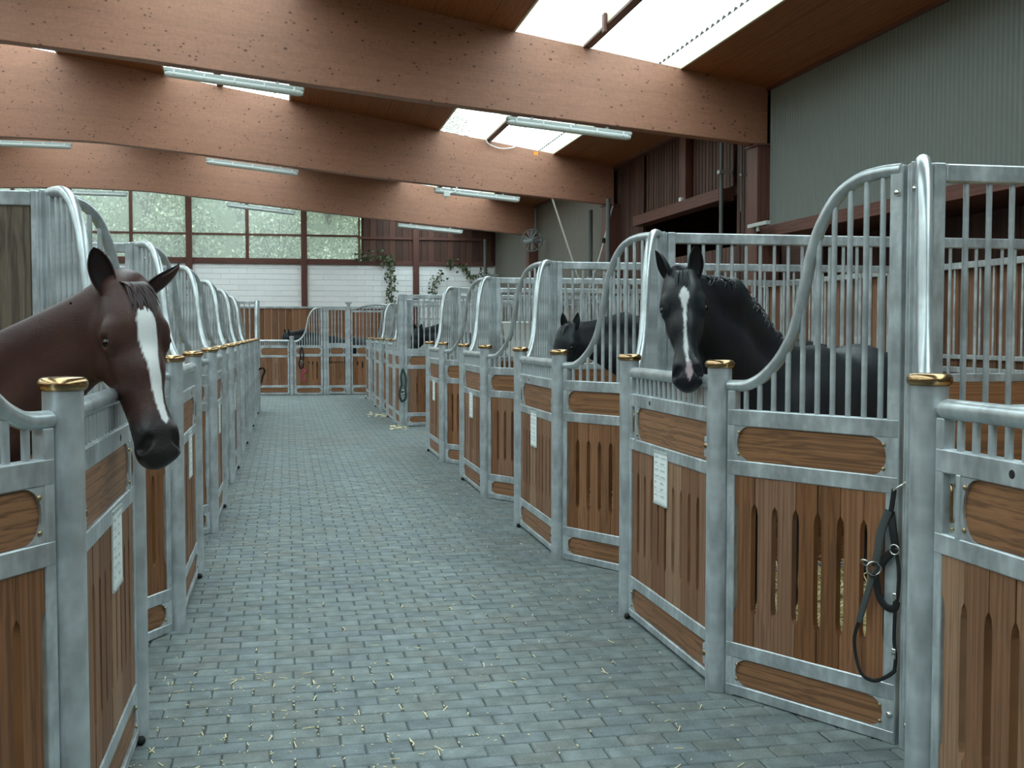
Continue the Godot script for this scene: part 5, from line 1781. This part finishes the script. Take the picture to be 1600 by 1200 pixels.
func build_small_things() -> void:
	for k in 4:
		var z := -6.04 - PITCH * k + 0.61
		card(Vector3(XR - 0.0215, 0.856, z), basis_along(Vector3(0, 0, -1), Vector3.ZERO), "white written paper card on the %s complete gate of the right row" % ORD[k], 11 + k)
	for k in 5:
		var z := -3.24 - PITCH * k - 0.78
		card(Vector3(XL + 0.0215, 0.862, z), basis_along(Vector3.ZERO, Vector3(0, 0, -1)), "white written paper card on the %s gate of the left row" % ORD[k], 21 + k)
	# head collar hanging beside the first broad panel on the right
	var B := Vector3(XR, 0, -4.70)
	var C := Vector3(XR + VEE, 0, -3.87)
	var o := thing("head_collar", "black and grey head collar hanging from the nearest right column", "halter", B, "hanging head collars")
	o.basis = basis_along(B, C)
	var zf := 0.045
	part(o, "hook", tube(smooth_path([Vector3(0.925, 1.035, 0.02), Vector3(0.92, 1.02, 0.045), Vector3(0.90, 1.005, 0.05), Vector3(0.885, 0.995, 0.045)], 4), 0.005, 6), M.chrome)
	strap(o, "crown_strap", [Vector3(0.887, 1.0, zf), Vector3(0.878, 0.93, zf), Vector3(0.872, 0.905, zf)], 0.022, M.black_strap)
	strap(o, "cheek_strap", [Vector3(0.866, 0.915, zf), Vector3(0.835, 0.83, zf), Vector3(0.825, 0.75, zf + 0.005), Vector3(0.81, 0.69, zf)], 0.036, M.grey_strap)
	strap(o, "cheek_strap", [Vector3(0.868, 0.91, zf - 0.01), Vector3(0.885, 0.84, zf), Vector3(0.897, 0.775, zf)], 0.034, M.black_strap)
	strap(o, "throat_strap", [Vector3(0.895, 0.77, zf), Vector3(0.86, 0.735, zf), Vector3(0.835, 0.70, zf)], 0.032, M.black_strap)
	strap(o, "nose_strap", [Vector3(0.775, 0.70, zf), Vector3(0.79, 0.66, zf + 0.012), Vector3(0.815, 0.66, zf + 0.012), Vector3(0.825, 0.685, zf)], 0.03, M.grey_strap)
	strap(o, "chin_strap", [Vector3(0.812, 0.665, zf), Vector3(0.825, 0.59, zf), Vector3(0.855, 0.545, zf), Vector3(0.895, 0.54, zf), Vector3(0.905, 0.57, zf)], 0.03, M.black_strap)
	strap(o, "back_strap", [Vector3(0.898, 0.77, zf), Vector3(0.912, 0.69, zf), Vector3(0.91, 0.60, zf), Vector3(0.90, 0.54, zf), Vector3(0.897, 0.42, zf), Vector3(0.905, 0.36, zf), Vector3(0.9, 0.30, zf)], 0.016, M.black_strap)
	strap(o, "lead_strap", [Vector3(0.805, 0.665, zf), Vector3(0.775, 0.56, zf + 0.004), Vector3(0.745, 0.46, zf + 0.004)], 0.028, M.grey_strap)
	strap(o, "lead_loop", [Vector3(0.745, 0.465, zf), Vector3(0.725, 0.40, zf), Vector3(0.73, 0.33, zf), Vector3(0.765, 0.26, zf + 0.01), Vector3(0.82, 0.245, zf + 0.01), Vector3(0.875, 0.275, zf + 0.005), Vector3(0.905, 0.305, zf)], 0.016, M.black_strap)
	part(o, "ring", ring_mesh(0.019, 0.0035), M.chrome, Vector3(0.897, 0.77, zf + 0.008))
	part(o, "ring", ring_mesh(0.026, 0.0045), M.chrome, Vector3(0.813, 0.685, zf + 0.012), Basis(Vector3.UP, 0.7))
	part(o, "ring", ring_mesh(0.024, 0.004), M.chrome, Vector3(0.778, 0.70, zf + 0.008), Basis(Vector3.RIGHT, 0.9))
	for y in [0.59, 0.375, 0.36]:
		bx(o, "buckle", Vector3(0.892, y - 0.012, zf), Vector3(0.908, y + 0.012, zf + 0.01), M.chrome, 0.002)
	# smaller collars farther down the aisle
	for q in [["dark green head collar on the far right end partition", Vector3(XR + 0.03, 0.98, -18.95), M.green_strap, 0.0], ["black head collar on the far end curved panel", Vector3(0.36, 1.22, -29.19), M.black_strap, 0.0], ["pink lead rope hanging below the far head collar", Vector3(0.36, 0.62, -29.20), M.pink, 1.0], ["black rope end sticking out beside the left row's far corner", Vector3(XL + 0.06, 0.78, -23.2), M.black_strap, 2.0]]:
		var h := thing("head_collar" if q[3] < 0.5 else "lead_rope", q[0], "halter" if q[3] < 0.5 else "rope", q[1], "small tack down the aisle")
		var mm: Material = q[2]
		if q[3] < 0.5:
			strap(h, "crown_strap", [Vector3(0, 0, 0.02), Vector3(-0.03, -0.12, 0.04), Vector3(-0.02, -0.28, 0.04)], 0.035, mm)
			strap(h, "cheek_strap", [Vector3(0.0, 0, 0.02), Vector3(0.05, -0.15, 0.04), Vector3(0.04, -0.34, 0.05)], 0.035, mm)
			strap(h, "nose_strap", [Vector3(-0.02, -0.26, 0.05), Vector3(-0.06, -0.42, 0.07), Vector3(-0.02, -0.54, 0.06), Vector3(0.05, -0.48, 0.05), Vector3(0.04, -0.32, 0.05)], 0.04, mm)
			strap(h, "chin_strap", [Vector3(-0.04, -0.36, 0.06), Vector3(0.0, -0.40, 0.08), Vector3(0.05, -0.38, 0.05)], 0.04, mm)
			part(h, "ring", ring_mesh(0.03, 0.006), M.chrome, Vector3(0.0, -0.38, 0.09))
		elif q[3] < 1.5:
			part(h, "cord", tube(smooth_path([Vector3(-0.04, 0.14, 0.03), Vector3(0.02, 0.04, 0.05), Vector3(0.10, 0.0, 0.05), Vector3(0.02, -0.08, 0.05), Vector3(0.05, -0.2, 0.04)], 5), 0.014, 6), mm)
			part(h, "tassel", tube([Vector3(0.05, -0.2, 0.04), Vector3(0.055, -0.28, 0.04)], [0.014, 0.024], 6), mm)
		else:
			part(h, "cord", tube(smooth_path([Vector3(-0.03, 0.06, 0), Vector3(0.05, 0.1, 0.04), Vector3(0.1, 0.04, 0.04), Vector3(0.05, -0.08, 0.03), Vector3(0.03, -0.2, 0.02)], 5), 0.02, 6), mm)
			part(h, "clip", tube([Vector3(0.03, -0.2, 0.02), Vector3(0.03, -0.27, 0.02)], 0.014, 6), M.chrome)
	# chaff and straw scattered over the paving
	var st := begin()
	var q := RandomNumberGenerator.new()
	q.seed = 99
	for i in 1050:
		var z := -3.3 - 9.0 * pow(q.randf(), 1.5)
		var x := q.randf_range(XL + 0.02, XR - 0.02)
		if q.randf() < 0.35:
			x = q.randf_range(XL, 0.6)
			z = q.randf_range(-3.5, -5.4)
		var ln := q.randf_range(0.004, 0.016) if q.randf() < 0.82 else q.randf_range(0.02, 0.05)
		if q.randf() < 0.5:      # lodged in a cross joint
			var row := roundf((-2.6 - z) / 0.112)
			var odd := 0.0 if int(row) % 2 == 0 else 0.1795 * 0.5
			x = -1.15 + odd + (roundf((x + 1.15 - odd) / 0.1795 - 0.5) + 0.5) * 0.1795 + q.randfn(0, 0.002)
			add_cbox(st, Transform3D(Basis(Vector3.UP, q.randfn(0, 0.25)), Vector3(x, 0.0015, z)), Vector3(0.004, 0.003, ln * 1.4), 0.0)
		else:
			add_cbox(st, Transform3D(Basis(Vector3.UP, q.randf() * TAU), Vector3(x, 0.0025, z)), Vector3(0.0035, 0.0025, ln), 0.0)
	var lit := part(self, "straw_litter", st.commit(), M.straw)
	lit.set_meta("kind", "stuff")
	tag(lit, "loose bits of straw and chaff scattered over the paving", "straw")
	for e in [["dry leaves lying by the far right block's first gate", Vector3(XR - 0.12, 0, -18.7)], ["dry leaves lying farther back along the far right block", Vector3(XR - 0.1, 0, -21.6)]]:
		var s2 := begin()
		for i in 26:
			var c: Vector3 = e[1] + Vector3(q.randfn(0, 0.10), 0.012, q.randfn(0, 0.22))
			add_cbox(s2, Transform3D(Basis.from_euler(Vector3(q.randfn(0, 0.2), q.randf() * TAU, q.randfn(0, 0.2))), c), Vector3(0.035, 0.004, 0.06), 0.001)
		var d := part(self, "leaf_litter", s2.commit(), M.straw)
		d.name = numbered("leaf_litter")
		d.set_meta("kind", "stuff")
		tag(d, e[0], "leaves")
